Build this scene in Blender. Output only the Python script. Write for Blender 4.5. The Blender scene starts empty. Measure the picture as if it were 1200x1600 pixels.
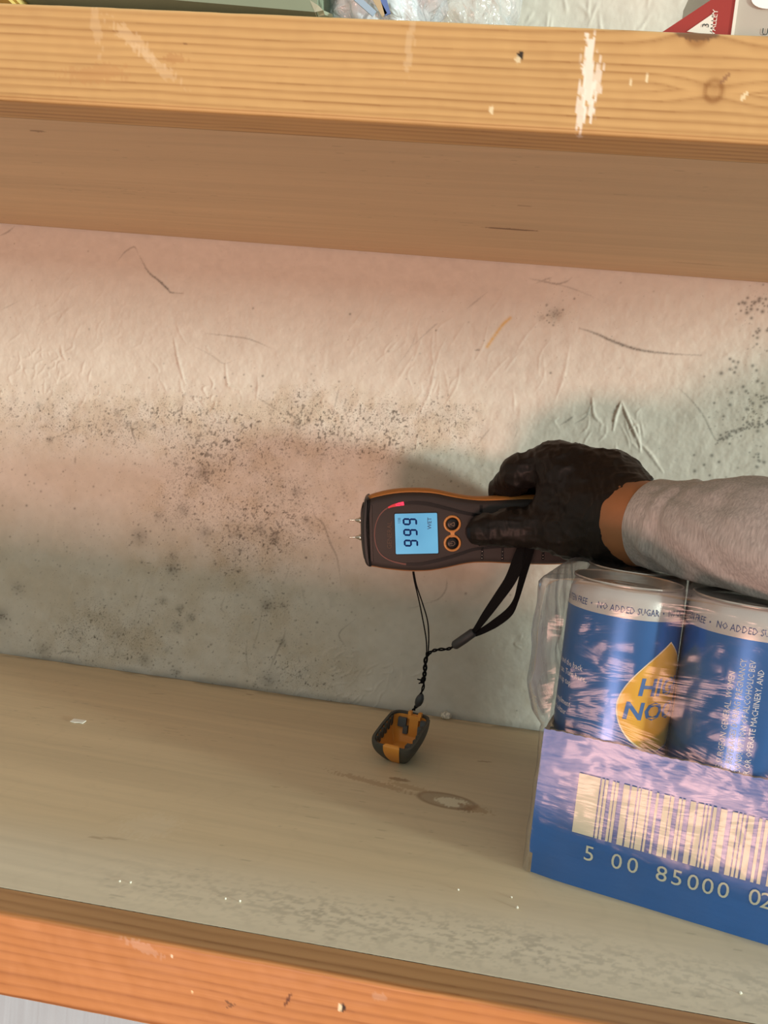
import bpy, bmesh, math, random
import numpy as np
from mathutils import Matrix, Vector
random.seed(7); RNG = np.random.default_rng(11)
sc = bpy.context.scene; COL = sc.collection
PI = math.pi

# ---------------------------------------------------------------- camera
CAM = np.array([0.0, -0.5621, 0.194]); YAW, PITCH, ROLL = -0.112, -0.0828, 0.1056; FPX = 1200.0
def cam_axes():
    cy, sy, cp, sp = math.cos(YAW), math.sin(YAW), math.cos(PITCH), math.sin(PITCH)
    F = np.array([sy*cp, cy*cp, sp]); r = np.array([cy, -sy, 0.0]); u = np.cross(r, F)
    cr, sr = math.cos(ROLL), math.sin(ROLL)
    return F, cr*r + sr*u, -sr*r + cr*u
CF, CR, CU = cam_axes()
cd = bpy.data.cameras.new('camera'); cam = bpy.data.objects.new('camera', cd); COL.objects.link(cam)
cd.sensor_fit = 'VERTICAL'; cd.sensor_height = 36.0; cd.lens = 36.0*FPX/1600.0; cd.clip_start = 0.01
M = Matrix(((CR[0], CU[0], -CF[0], CAM[0]), (CR[1], CU[1], -CF[1], CAM[1]), (CR[2], CU[2], -CF[2], CAM[2]), (0, 0, 0, 1)))
cam.matrix_world = M; sc.camera = cam

# ---------------------------------------------------------------- world, lights, exposure
sc.view_settings.view_transform = 'Standard'; sc.view_settings.look = 'None'
sc.view_settings.exposure = 0.0; sc.view_settings.gamma = 1.0; sc.view_settings.use_curve_mapping = False
w = bpy.data.worlds.new('world'); sc.world = w; w.use_nodes = True
nt = w.node_tree; nt.nodes.clear()
out = nt.nodes.new('ShaderNodeOutputWorld'); bg = nt.nodes.new('ShaderNodeBackground')
tc = nt.nodes.new('ShaderNodeTexCoord'); sx = nt.nodes.new('ShaderNodeSeparateXYZ'); cr_ = nt.nodes.new('ShaderNodeValToRGB')
mr = nt.nodes.new('ShaderNodeMapRange'); mr.inputs[1].default_value = -1; mr.inputs[2].default_value = 1
nt.links.new(tc.outputs['Generated'], sx.inputs[0]); nt.links.new(sx.outputs[2], mr.inputs[0]); nt.links.new(mr.outputs[0], cr_.inputs[0])
e = cr_.color_ramp.elements
e[0].position = 0.0; e[0].color = (0.23, 0.22, 0.21, 1)
e[1].position = 1.0; e[1].color = (0.95, 1.0, 0.92, 1)
q = e.new(0.46); q.color = (0.25, 0.245, 0.20, 1)
q = e.new(0.62); q.color = (0.64, 0.67, 0.60, 1)
nt.links.new(cr_.outputs[0], bg.inputs[0]); bg.inputs[1].default_value = 1.12
nt.links.new(bg.outputs[0], out.inputs[0])

def area(name, loc, target, sx_, sy_, power, color):
    l = bpy.data.lights.new(name, 'AREA'); l.shape = 'RECTANGLE'; l.size = sx_; l.size_y = sy_; l.energy = power; l.color = color
    o = bpy.data.objects.new(name, l); COL.objects.link(o); o.location = loc
    d = Vector(target) - Vector(loc); o.rotation_euler = d.to_track_quat('-Z', 'Y').to_euler(); return o
# warm pink evening light bounced up from low in front of the shelf, cool daylight raking in from a doorway at the right
area('low_warm_light', (-0.45, -2.35, -0.75), (0, 0, 0.12), 0.85, 0.36, 33.0, (1.0, 0.53, 0.415))
area('doorway_light', (7.70, -3.24, 0.60), (0, -0.1, 0.18), 0.86, 0.76, 800.0, (0.88, 1.0, 0.90))

# ---------------------------------------------------------------- helpers
def at(px, py, t):
    "world point seen at photo pixel (px,py) at depth t along the view axis"
    return CAM + t*(CF + CR*(px-600)/FPX - CU*(py-800)/FPX)
def on_wall(px, py, Y=0.0):
    d = CF + CR*(px-600)/FPX - CU*(py-800)/FPX
    return CAM + d*(Y-CAM[1])/d[1]
def on_z(px, py, z=0.0):
    d = CF + CR*(px-600)/FPX - CU*(py-800)/FPX
    return CAM + d*(z-CAM[2])/d[2]

def srgb(r, g, b):
    return tuple(((c/255)/12.92 if c/255 <= .04045 else ((c/255+.055)/1.055)**2.4) for c in (r, g, b))

def mat(name, col, rough=0.5, metal=0.0, spec=0.5, coat=0.0, bump=None, noise=None, emit=None, attr=None, sheen=0.0, trans=0.0, coat_rough=0.1):
    """bump=(scale, strength, distance[, stretch xyz]); noise=(scale, amount[, stretch]) varies the colour; attr = colour attribute"""
    m = bpy.data.materials.new(name); m.use_nodes = True; n = m.node_tree.nodes; L = m.node_tree.links
    b = n['Principled BSDF']; b.inputs['Base Color'].default_value = (*col, 1); b.inputs['Roughness'].default_value = rough
    b.inputs['Metallic'].default_value = metal; b.inputs['Specular IOR Level'].default_value = spec
    b.inputs['Coat Weight'].default_value = coat; b.inputs['Coat Roughness'].default_value = coat_rough
    b.inputs['Sheen Weight'].default_value = sheen
    tcn = n.new('ShaderNodeTexCoord')
    def coords(st):
        mp = n.new('ShaderNodeMapping'); mp.inputs['Scale'].default_value = st; L.new(tcn.outputs['Object'], mp.inputs[0]); return mp.outputs[0]
    src = None
    if attr:
        a = n.new('ShaderNodeAttribute'); a.attribute_name = attr; src = a.outputs['Color']
    if noise:
        t = n.new('ShaderNodeTexNoise'); t.inputs['Scale'].default_value = noise[0]; t.inputs['Detail'].default_value = 6
        L.new(coords(noise[2] if len(noise) > 2 else (1, 1, 1)), t.inputs['Vector'])
        rr = n.new('ShaderNodeMapRange'); rr.inputs[1].default_value = .3; rr.inputs[2].default_value = .7
        rr.inputs[3].default_value = 1-noise[1]; rr.inputs[4].default_value = 1+noise[1]; L.new(t.outputs[0], rr.inputs[0])
        vm = n.new('ShaderNodeVectorMath'); vm.operation = 'SCALE'; L.new(rr.outputs[0], vm.inputs['Scale'])
        if src: L.new(src, vm.inputs[0])
        else: vm.inputs[0].default_value = col
        src = vm.outputs[0]
    if src: L.new(src, b.inputs['Base Color'])
    if bump:
        t = n.new('ShaderNodeTexNoise'); t.inputs['Scale'].default_value = bump[0]; t.inputs['Detail'].default_value = 5
        L.new(coords(bump[3] if len(bump) > 3 else (1, 1, 1)), t.inputs['Vector'])
        bp = n.new('ShaderNodeBump'); bp.inputs['Strength'].default_value = bump[1]; bp.inputs['Distance'].default_value = bump[2]
        L.new(t.outputs[0], bp.inputs['Height']); L.new(bp.outputs[0], b.inputs['Normal']); L.new(bp.outputs[0], b.inputs['Coat Normal'])
    if emit:
        b.inputs['Emission Color'].default_value = (*emit[0], 1); b.inputs['Emission Strength'].default_value = emit[1]
    return m

def tag(o, label, cat, group=None):
    o['label'] = label; o['category'] = cat
    if group: o['group'] = group
    return o
def link(name, me, m=None, parent=None, smooth=True):
    o = bpy.data.objects.new(name, me); COL.objects.link(o)
    if m: me.materials.append(m)
    if smooth and len(me.polygons): me.polygons.foreach_set('use_smooth', [True]*len(me.polygons))
    if parent: o.parent = parent; o.matrix_parent_inverse = Matrix.Identity(4)
    return o
def mesh(name, V, Fc, m=None, parent=None, smooth=True, angle=None):
    me = bpy.data.meshes.new(name); me.from_pydata([tuple(map(float, v)) for v in V], [], [tuple(map(int, f)) for f in Fc]); me.validate(); me.update()
    o = link(name, me, m, parent, smooth)
    if smooth and angle:
        try: me.set_sharp_from_angle(angle=math.radians(angle))
        except Exception: pass
    return o
def fast_mesh(name, V, Q, m=None, parent=None, col=None, tri=False):
    "big mesh from numpy arrays"
    V = np.asarray(V, dtype=np.float32); Q = np.asarray(Q, dtype=np.int32); k = Q.shape[1]
    me = bpy.data.meshes.new(name); me.vertices.add(len(V)); me.vertices.foreach_set('co', V.ravel())
    me.loops.add(Q.size); me.loops.foreach_set('vertex_index', Q.ravel())
    me.polygons.add(len(Q)); me.polygons.foreach_set('loop_start', np.arange(0, Q.size, k, dtype=np.int32))
    me.polygons.foreach_set('use_smooth', np.ones(len(Q), dtype=bool))
    me.update(calc_edges=True)
    if col is not None:
        a = me.color_attributes.new('stain', 'FLOAT_COLOR', 'POINT')
        c4 = np.ones((len(V), 4), dtype=np.float32); c4[:, :3] = col; a.data.foreach_set('color', c4.ravel())
    o = bpy.data.objects.new(name, me); COL.objects.link(o)
    if m: me.materials.append(m)
    if parent: o.parent = parent
    return o
def empty(name, loc=(0, 0, 0)):
    o = bpy.data.objects.new(name, None); o.empty_display_size = .02; o.location = loc; COL.objects.link(o); return o
def reroot(root):
    "children were built in world space: keep them there although the root stands at its own place"
    bpy.context.view_layer.update()
    for c in root.children:
        c.matrix_parent_inverse = root.matrix_world.inverted()

def grid_quads(nu, nv, wrap_u=False, wrap_v=False):
    i, j = np.meshgrid(np.arange(nu if wrap_u else nu-1), np.arange(nv if wrap_v else nv-1), indexing='ij')
    i2, j2 = (i+1) % nu, (j+1) % nv
    return np.stack([i*nv+j, i2*nv+j, i2*nv+j2, i*nv+j2], -1).reshape(-1, 4)

# numpy value noise -----------------------------------------------------------
_lat = RNG.random((256, 256)).astype(np.float32); _lat3 = RNG.random((64, 64, 64)).astype(np.float32)
def vn(x, y):
    xi = np.floor(x).astype(int); yi = np.floor(y).astype(int); fx = x-xi; fy = y-yi
    fx = fx*fx*(3-2*fx); fy = fy*fy*(3-2*fy); a = xi & 255; b = (xi+1) & 255; c = yi & 255; d = (yi+1) & 255
    return (_lat[a, c]*(1-fx)+_lat[b, c]*fx)*(1-fy)+(_lat[a, d]*(1-fx)+_lat[b, d]*fx)*fy
def fbm(x, y, o=4):
    s = 0; a = .5
    for k in range(o): s = s+a*vn(x*2**k+k*17.3, y*2**k+k*9.7); a *= .5
    return s/(1-.5**o)
def vn3(P):
    I = np.floor(P).astype(int); f = P-I; f = f*f*(3-2*f); r = 0
    for dx in (0, 1):
        for dy in (0, 1):
            for dz in (0, 1):
                wgt = (f[..., 0] if dx else 1-f[..., 0])*(f[..., 1] if dy else 1-f[..., 1])*(f[..., 2] if dz else 1-f[..., 2])
                r = r+wgt*_lat3[(I[..., 0]+dx) & 63, (I[..., 1]+dy) & 63, (I[..., 2]+dz) & 63]
    return r
def smooth01(x): x = np.clip(x, 0, 1); return x*x*(3-2*x)

def tube(pts, radii, seg=10, caps=True):
    P = np.array(pts, float); R_ = np.array(radii, float)*np.ones(len(P)); V = []; Fc = []
    T = np.gradient(P, axis=0); T /= np.linalg.norm(T, axis=1)[:, None]+1e-12
    up = np.array([0.3, 0.2, 1.0]); nrm = np.cross(T[0], up); nrm /= np.linalg.norm(nrm)
    for i in range(len(P)):
        nrm = nrm - T[i]*(nrm@T[i]); nrm /= np.linalg.norm(nrm); bn = np.cross(T[i], nrm)
        for k in range(seg):
            a = 2*PI*k/seg; V.append(P[i]+R_[i]*(math.cos(a)*nrm+math.sin(a)*bn))
    for i in range(len(P)-1):
        for k in range(seg):
            Fc.append((i*seg+k, i*seg+(k+1) % seg, (i+1)*seg+(k+1) % seg, (i+1)*seg+k))
    if caps: Fc.append(tuple(range(seg-1, -1, -1))); Fc.append(tuple((len(P)-1)*seg+k for k in range(seg)))
    return V, Fc
def spline(pts, n=8):
    "Catmull-Rom through points of any dimension"
    P = [np.array(p, float) for p in pts]; P = [2*P[0]-P[1]]+P+[2*P[-1]-P[-2]]; o = []
    for i in range(1, len(P)-2):
        for k in range(n):
            t = k/n; o.append(.5*((2*P[i])+(-P[i-1]+P[i+1])*t+(2*P[i-1]-5*P[i]+4*P[i+1]-P[i+2])*t*t+(-P[i-1]+3*P[i]-3*P[i+1]+P[i+2])*t**3))
    o.append(P[-2]); return np.array(o)
def spline_closed(pts, n=6):
    P = [np.array(p, float) for p in pts]; N = len(P); o = []
    for i in range(N):
        a, b, c, d = P[(i-1) % N], P[i], P[(i+1) % N], P[(i+2) % N]
        for k in range(n):
            t = k/n; o.append(.5*((2*b)+(-a+c)*t+(2*a-5*b+4*c-d)*t*t+(-a+3*b-3*c+d)*t**3))
    return np.array(o)
def join(*parts):
    V, Fc = [], []
    for v, f in parts:
        k = len(V); V += list(v); Fc += [tuple(i+k for i in q) for q in f]
    return V, Fc
def box(c, s, R3=None):
    V = [np.array([sx*s[0]/2, sy*s[1]/2, sz*s[2]/2]) for sx in (-1, 1) for sy in (-1, 1) for sz in (-1, 1)]
    if R3 is not None: V = [R3@v for v in V]
    V = [v+np.array(c) for v in V]
    return V, [(0, 1, 3, 2), (4, 6, 7, 5), (0, 4, 5, 1), (2, 3, 7, 6), (0, 2, 6, 4), (1, 5, 7, 3)]
def lathe(prof, seg=64):
    V = [(r*math.cos(2*PI*k/seg), r*math.sin(2*PI*k/seg), z) for r, z in prof for k in range(seg)]
    Fc = [(i*seg+k, i*seg+(k+1) % seg, (i+1)*seg+(k+1) % seg, (i+1)*seg+k) for i in range(len(prof)-1) for k in range(seg)]
    return V, Fc
def text_geo(s, size, align='LEFT', res=2, bold=0.0):
    "flat glyph outlines as 2-D vertices and faces"
    c = bpy.data.curves.new('text', 'FONT'); c.body = s; c.size = size; c.align_x = align; c.resolution_u = res; c.offset = bold
    o = bpy.data.objects.new('text', c); COL.objects.link(o)
    dg = bpy.context.evaluated_depsgraph_get(); me = bpy.data.meshes.new_from_object(o.evaluated_get(dg))
    V = [(v.co.x, v.co.y) for v in me.vertices]; Fc = [tuple(p.vertices) for p in me.polygons]
    bpy.data.objects.remove(o); bpy.data.curves.remove(c); bpy.data.meshes.remove(me)
    return V, Fc

# smooth-blended organic surfaces: signed distance + surface nets ----------------
def sdf_mesh(dfun, lo, hi, h):
    ax = [np.arange(lo[i], hi[i]+h, h) for i in range(3)]
    G = np.stack(np.meshgrid(*ax, indexing='ij'), -1); D = dfun(G).astype(np.float32); S = D < 0
    nx, ny, nz = D.shape; cs = np.zeros((nx-1, ny-1, nz-1), int); acc = np.zeros((nx-1, ny-1, nz-1, 3)); cnt = np.zeros((nx-1, ny-1, nz-1))
    off = [(i, j, k) for i in (0, 1) for j in (0, 1) for k in (0, 1)]
    sl = lambda o: tuple(slice(o[a], D.shape[a]-1+o[a]) for a in range(3))
    for a in off:
        for b in off:
            df = [b[i]-a[i] for i in range(3)]
            if sum(map(abs, df)) != 1 or min(df) < 0: continue
            da, db = D[sl(a)], D[sl(b)]; mk = (da < 0) != (db < 0); t = np.where(mk, da/np.where(mk, da-db, 1), 0)
            for i in range(3): acc[..., i] += np.where(mk, a[i]+t*df[i], 0)
            cnt += mk
    act = cnt > 0; idx = -np.ones(act.shape, int); idx[act] = np.arange(act.sum()); ijk = np.argwhere(act)
    V = (ijk+acc[act]/cnt[act][:, None])*h+np.array(lo)
    Q = []
    for a in range(3):
        b, c = (a+1) % 3, (a+2) % 3
        s0 = [slice(None)]*3; s1 = [slice(None)]*3; s0[a] = slice(0, -1); s1[a] = slice(1, None)
        chg = S[tuple(s0)] != S[tuple(s1)]; E = np.argwhere(chg)
        E = E[(E[:, b] > 0) & (E[:, c] > 0) & (E[:, b] < D.shape[b]-1) & (E[:, c] < D.shape[c]-1)]
        def g(db, dc):
            e = E.copy(); e[:, b] -= db; e[:, c] -= dc; return idx[e[:, 0], e[:, 1], e[:, 2]]
        q = np.stack([g(1, 1), g(0, 1), g(0, 0), g(1, 0)], 1)
        ins = S[E[:, 0], E[:, 1], E[:, 2]]; q[~ins] = q[~ins][:, ::-1]; Q.append(q)
    Q = np.concatenate(Q); Q = Q[(Q >= 0).all(1)]
    return V, Q
def rcone(P, a, b, ra, rb):
    a = np.array(a); b = np.array(b); ab = b-a; t = np.clip(((P-a)@ab)/(ab@ab), 0, 1)
    return np.linalg.norm(P-a-t[..., None]*ab, axis=-1)-(ra+(rb-ra)*t)
def smin(a, b, k):
    h = np.clip(.5+.5*(b-a)/k, 0, 1); return b+(a-b)*h-k*h*(1-h)

# ================================================================ SETTING
# ---- painted fine grid for the wall: marks that belong to the plaster itself
def rect_axis(lo, hi, h, olo, ohi, H):
    return np.concatenate([np.arange(olo, lo-1e-6, H), np.arange(lo, hi, h), np.arange(hi, ohi+H, H)])
X = rect_axis(-.44, .27, .0006, -1.1, .9, .04); Z = np.concatenate([np.arange(-.55, -.08, .03), np.arange(-.08, -.02, .002), np.arange(-.02, .342, .0006), np.arange(.346, .48, .004), np.arange(.48, .57, .0012), np.arange(.58, 1.1, .04)])
NX, NZ = len(X), len(Z)
XX, ZZ = np.meshgrid(X, Z, indexing='ij')
stain = np.zeros((NX, NZ)); relief = np.zeros((NX, NZ)); yellow = np.zeros((NX, NZ))
def stamp(arr, x, z, r, val, mode='max', soft=1.0):
    i0, i1 = np.searchsorted(X, [x-2.2*r, x+2.2*r]); j0, j1 = np.searchsorted(Z, [z-2.2*r, z+2.2*r])
    if i1 <= i0 or j1 <= j0: return
    d = np.sqrt((XX[i0:i1, j0:j1]-x)**2+(ZZ[i0:i1, j0:j1]-z)**2)/r
    v = val*np.exp(-(d**2)*soft); a = arr[i0:i1, j0:j1]
    if mode == 'max': np.maximum(a, v, out=a)
    else: a += v
def wxz(px, py): p = on_wall(px, py); return p[0], p[2]
def stroke(arr, pix, r, val, jitter=0.0, mode='max', taper=True):
    P = spline(pix, 14); W = [wxz(*p) for p in P]; n = len(W)
    L = sum(math.dist(W[i], W[i+1]) for i in range(n-1)); m = max(4, int(L/.00045)); tt = np.linspace(0, n-1, m)
    xs = np.interp(tt, range(n), [q[0] for q in W]); zs = np.interp(tt, range(n), [q[1] for q in W])
    for k in range(m):
        s = math.sin(PI*min(1, .08+.92*k/m))**.6 if taper else 1
        stamp(arr, xs[k]+random.gauss(0, jitter), zs[k]+random.gauss(0, jitter), r*max(.55, s), val*(.6+.4*random.random())*max(.45, s), mode)
# hair-line cracks and scratches
R_ = .00062
for pts, r, v in [
    ([(184, 408), (196, 393), (210, 386), (216, 398)], R_, .45), ([(218, 400), (232, 425), (248, 438), (260, 450), (268, 457), (286, 458)], R_*1.3, .85),
    ([(905, 513), (930, 521), (962, 535), (1000, 547), (1050, 553), (1096, 555)], R_*1.5, .8), ([(1060, 606), (1080, 625), (1098, 648), (1110, 672), (1120, 688), (1138, 692)], R_, .55),
    ([(742, 547), (750, 547)], R_, .7), ([(488, 790), (493, 808), (505, 818), (515, 845), (526, 870), (530, 892), (533, 915)], R_*1.1, .55),
    ([(320, 521), (350, 524), (385, 529), (408, 537), (425, 545)], R_*.9, .5), ([(300, 540), (330, 555), (350, 568), (372, 560)], R_*.8, .3),
    ([(203, 656), (207, 675), (215, 700)], R_*1.2, .7), ([(80, 687), (100, 678), (120, 668), (140, 664)], R_*.8, .5), ([(530, 606), (526, 622), (522, 640)], R_, .5),
    ([(400, 620), (420, 632), (440, 645)], R_, .5), ([(118, 712), (117, 725)], R_*1.1, .6), ([(0, 368), (12, 362), (22, 353)], R_, .5),
    ([(698, 904), (697, 920), (685, 936), (660, 944)], R_*.9, .5), ([(352, 930), (346, 950), (352, 958)], R_, .35), ([(640, 950), (652, 948), (662, 942)], R_*.6, .3),
    ([(420, 1050), (432, 1020), (442, 1000), (446, 985)], R_*1.2, .5), ([(386, 1000), (385, 1025), (388, 1045)], R_, .4), ([(540, 1010), (530, 990), (552, 970)], R_*.8, .5),
    ([(88, 1022), (105, 1017), (120, 1020)], R_*1.2, .6), ([(232, 902), (218, 940), (210, 970)], R_*.8, .25), ([(415, 925), (404, 985), (395, 1010)], R_*.8, .35),
    ([(826, 435), (850, 440), (870, 444), (885, 440), (893, 434)], R_*1.1, .5), ([(850, 440), (880, 447), (905, 455), (950, 475)], R_*.8, .3), ([(836, 443), (855, 436), (862, 434)], R_, .45),
    ([(650, 520), (640, 545), (610, 585)], R_*.8, .25), ([(730, 482), (745, 470), (762, 456)], R_, .35), ([(640, 545), (675, 512), (684, 505)], R_*.9, .35),
    ([(745, 697), (757, 680), (768, 667)], R_, .4), ([(802, 687), (808, 674), (806, 662)], R_*.7, .35), ([(0, 485), (30, 470)], R_*.7, .3),
    ([(876, 664), (890, 655), (896, 650)], R_*1.2, .6), ([(898, 662), (916, 650), (924, 625)], R_, .5), ([(957, 645), (970, 628)], R_*1.2, .5),
    ([(225, 1075), (240, 1083)], R_, .3), ([(345, 875), (344, 900)], R_*.8, .3), ([(455, 880), (443, 912)], R_*.7, .3), ([(470, 910), (478, 950)], R_*.7, .3)]:
    stroke(stain, pts, r, v, jitter=.00012)
stroke(yellow, [(797, 497), (785, 508), (772, 526), (761, 542)], .0012, 1.0, taper=False)
# grown-in rings and blotches of mould
for px, py, r, v in [(268, 888, 9, .7), (270, 870, 7, .45), (28, 920, 10, .45), (1, 962, 11, .7), (255, 938, 6, .45), (281, 951, 6, .5), (298, 965, 7, .5), (277, 980, 8, .5),
    (68, 1016, 11, .55), (226, 1031, 9, .5), (115, 989, 9, .3), (418, 946, 9, .7), (442, 946, 5, .4), (406, 826, 9, .6), (428, 842, 9, .75), (462, 768, 8, .5), (218, 838, 11, .6),
    (247, 807, 6, .45), (317, 738, 12, .65), (286, 796, 11, .5), (276, 1053, 8, .6), (441, 1003, 6, .6), (420, 1064, 14, .6), (260, 1016, 5, .3), (320, 832, 10, .5),
    (184, 988, 8, .3), (467, 706, 4, .4), (465, 660, 6, .5), (408, 780, 5, .3), (868, 490, 9, .6), (200, 663, 5, .6), (213, 662, 4, .4), (240, 666, 4, .6), (183, 645, 5, .5),
    (478, 812, 5, .6), (370, 835, 6, .4), (545, 1100, 5, .5), (518, 1096, 4, .5), (398, 1072, 5, .5), (60, 634, 5, .4), (78, 687, 4, .7), (845, 497, 4, .3), (360, 838, 4, .4)]:
    x, z = wxz(px, py); r = r*.00050
    stamp(stain, x, z, r*1.1, v*.55, 'max'); 
    for k in range(int(26*r/.004)):
        a = random.random()*2*PI; q = abs(random.gauss(0, .75))*r; stamp(stain, x+q*math.cos(a), z+q*math.sin(a), .00045+random.random()*.0005, min(.95, v*(.6+.7*random.random())))
    if random.random() < .55:
        for k in range(40):
            a = k/40*2*PI; stamp(stain, x+r*1.1*math.cos(a), z+r*1.1*math.sin(a), .0008, v*.38*(.5+random.random()*.5))
# specks: density follows where the photo shows them
def density(px, py):
    d = 0.0
    if px < 760 and py > 600: d += .75*max(0, 1-abs(py-650)/70)
    if px < 560 and py > 620: d += .34
    if 560 <= px < 760 and 630 < py < 760: d += .45
    if px > 1090 and py > 570: d += .22
    if px > 1150 and 440 < py < 560: d += .5
    for cx, cy, s, v in [(325, 690, 50, 1.2), (300, 735, 35, 1.0), (290, 790, 45, .9), (430, 835, 40, 1.2), (410, 790, 40, .8), (440, 800, 90, .6), (470, 655, 45, 1.0), (40, 640, 60, .5), (200, 660, 60, .6),
                         (160, 990, 50, .8), (200, 1000, 60, .6), (270, 960, 60, .35), (540, 690, 60, .7), (880, 492, 25, .8), (1175, 640, 40, .9), (100, 900, 80, .3), (420, 1050, 40, .5), (480, 780, 60, .6), (1190, 470, 25, 1.6), (460, 900, 70, .4), (620, 660, 60, .6)]:
        d += v*math.exp(-((px-cx)**2+(py-cy)**2)/(2*s*s))
    return d+.03
cnt = 0
for k in range(60000):
    px = random.uniform(-20, 1240); py = random.uniform(355, 1120)
    dn = density(px, py)*(.35+1.3*float(fbm(np.array(px/26.), np.array(py/26.), 2)))
    if random.random() < dn*.14:
        x, z = wxz(px, py); s = random.random()
        stamp(stain, x, z, .00028+.0006*s**5, .2+.5*s**2*random.random()+.1*random.random()); cnt += 1
for k in range(60):                                            # the trail of dark dots at the right
    t = random.random(); px = 1118+t*90; py = 690-28*t+random.gauss(0, 3)-8*math.sin(t*3); x, z = wxz(px, py); stamp(stain, x, z, .0006+random.random()*.0006, .75)
for cx, cy, s, n in [(1185, 480, 14, 26), (1195, 520, 12, 12), (1192, 610, 22, 26), (1170, 640, 25, 22), (1150, 575, 18, 6), (1185, 720, 14, 10), (1100, 722, 12, 6)]:
    for k in range(n): x, z = wxz(random.gauss(cx, s), random.gauss(cy, s*.8)); stamp(stain, x, z, .0006+random.random()*.0008, .7)
# fine irregular flecks, thresholded from noise with the same density
def px_of(xx, zz):
    dx, dy, dz = xx-CAM[0], 0-CAM[1], zz-CAM[2]; t = dx*CF[0]+dy*CF[1]+dz*CF[2]
    return 600+FPX*(dx*CR[0]+dy*CR[1]+dz*CR[2])/t, 800-FPX*(dx*CU[0]+dy*CU[1]+dz*CU[2])/t
PXg, PYg = px_of(XX, ZZ); DN = np.zeros_like(XX)+.02
DN += smooth01((830-PXg)/160)*.50*smooth01(1-np.abs(PYg-655)/85)+np.where((PXg < 560) & (PYg > 600), .20, 0)+np.where((PXg > 560) & (PXg < 760) & (PYg > 630) & (PYg < 760), .3, 0)
for cx, cy, sx_, sy_, v in [(330, 690, 60, 30, .8), (300, 735, 35, 22, .9), (290, 795, 40, 30, .7), (425, 835, 45, 28, 1.0), (410, 780, 50, 35, .6), (455, 800, 90, 60, .45), (475, 655, 45, 28, .8), (200, 660, 90, 30, .4), (150, 990, 60, 35, .6), (170, 1000, 90, 30, .35),
                        (300, 1000, 120, 40, .25), (550, 690, 70, 40, .5), (1180, 640, 25, 30, .5), (430, 940, 50, 60, .35), (480, 1060, 60, 30, .5), (620, 660, 70, 30, .5), (350, 880, 60, 25, .3), (240, 870, 60, 60, .25), (60, 640, 70, 25, .5), (860, 490, 25, 10, .5)]:
    DN += v*np.exp(-((PXg-cx)/sx_)**2/2-((PYg-cy)/sy_)**2/2)
DN *= (PYg > 470)*smooth01((1130-PYg)/10)
DN = np.clip(DN*(.35+1.3*fbm(XX*45, ZZ*45, 3)), 0, 1.6)
fl = fbm(XX*620+31, ZZ*520+7, 3); thr = .87-.165*DN
flk_ = smooth01((fl-thr)/.07)*np.clip(.3+.6*fbm(XX*160, ZZ*160, 2), 0, .78)*(DN > .03)
stain = np.maximum(stain, flk_*np.clip(DN*2, 0, 1))
stain = np.maximum(stain, .07*smooth01((fbm(XX*180+5, ZZ*150, 4)-.62+.12*DN)/.12)*np.clip(DN, 0, 1))
# trowelled relief: raised ridges
def ridges(px, py, sp, n, ang, L, h):
    for k in range(n):
        a = math.radians(ang+random.gauss(0, 14)); cx, cy = random.gauss(px, sp), random.gauss(py, sp*.8); l = L*random.uniform(.5, 1.3)
        c = random.gauss(0, 5)
        stroke(relief, [(cx-l*math.cos(a), cy+l*math.sin(a)), (cx+c, cy+c*.4), (cx+l*math.cos(a), cy-l*math.sin(a))], .0010, h, mode='max')
for a in [(60, 560, 30, 18, 62, 9, .0004), (100, 590, 30, 14, 72, 12, .0004), (110, 500, 50, 16, 50, 16, .0002), (560, 1070, 38, 34, 40, 12, .0005), (480, 1050, 40, 20, 60, 12, .0004), (290, 560, 40, 6, 100, 18, .0004), (330, 620, 20, 8, 70, 8, .0005),
          (660, 560, 40, 12, 68, 30, .0003), (640, 480, 70, 20, 65, 24, .00018), (930, 660, 40, 9, 74, 16, .0004), (985, 690, 22, 5, 108, 22, .0004), (250, 930, 90, 22, 80, 24, .0003), (760, 600, 60, 14, 75, 24, .0003), (420, 900, 60, 16, 75, 20, .0003), (600, 700, 60, 14, 70, 12, .0003), (700, 1050, 60, 8, 60, 24, .00025), (800, 1000, 30, 3, 70, 6, .0005)]:
    ridges(*a)
for pts, h in [([(272, 528), (277, 555), (283, 580), (289, 600)], .0007), ([(352, 568), (354, 588), (358, 604), (372, 608), (378, 622)], .0006), ([(970, 628), (962, 650), (958, 672)], .0011), ([(972, 630), (982, 655), (998, 690), (1000, 705)], .0012), ([(1003, 695), (1018, 712), (1036, 738)], .0009), ([(983, 672), (994, 665), (1000, 690)], .0009), ([(925, 622), (928, 648), (940, 662)], .0008), ([(680, 570), (672, 610), (655, 650)], .0005),
               ([(205, 1010), (215, 990), (230, 950)], .0003), ([(95, 540), (98, 555), (104, 565)], .0006), ([(890, 540), (880, 590), (868, 625)], .0004)]:
    stroke(relief, pts, .0013, h)
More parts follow.
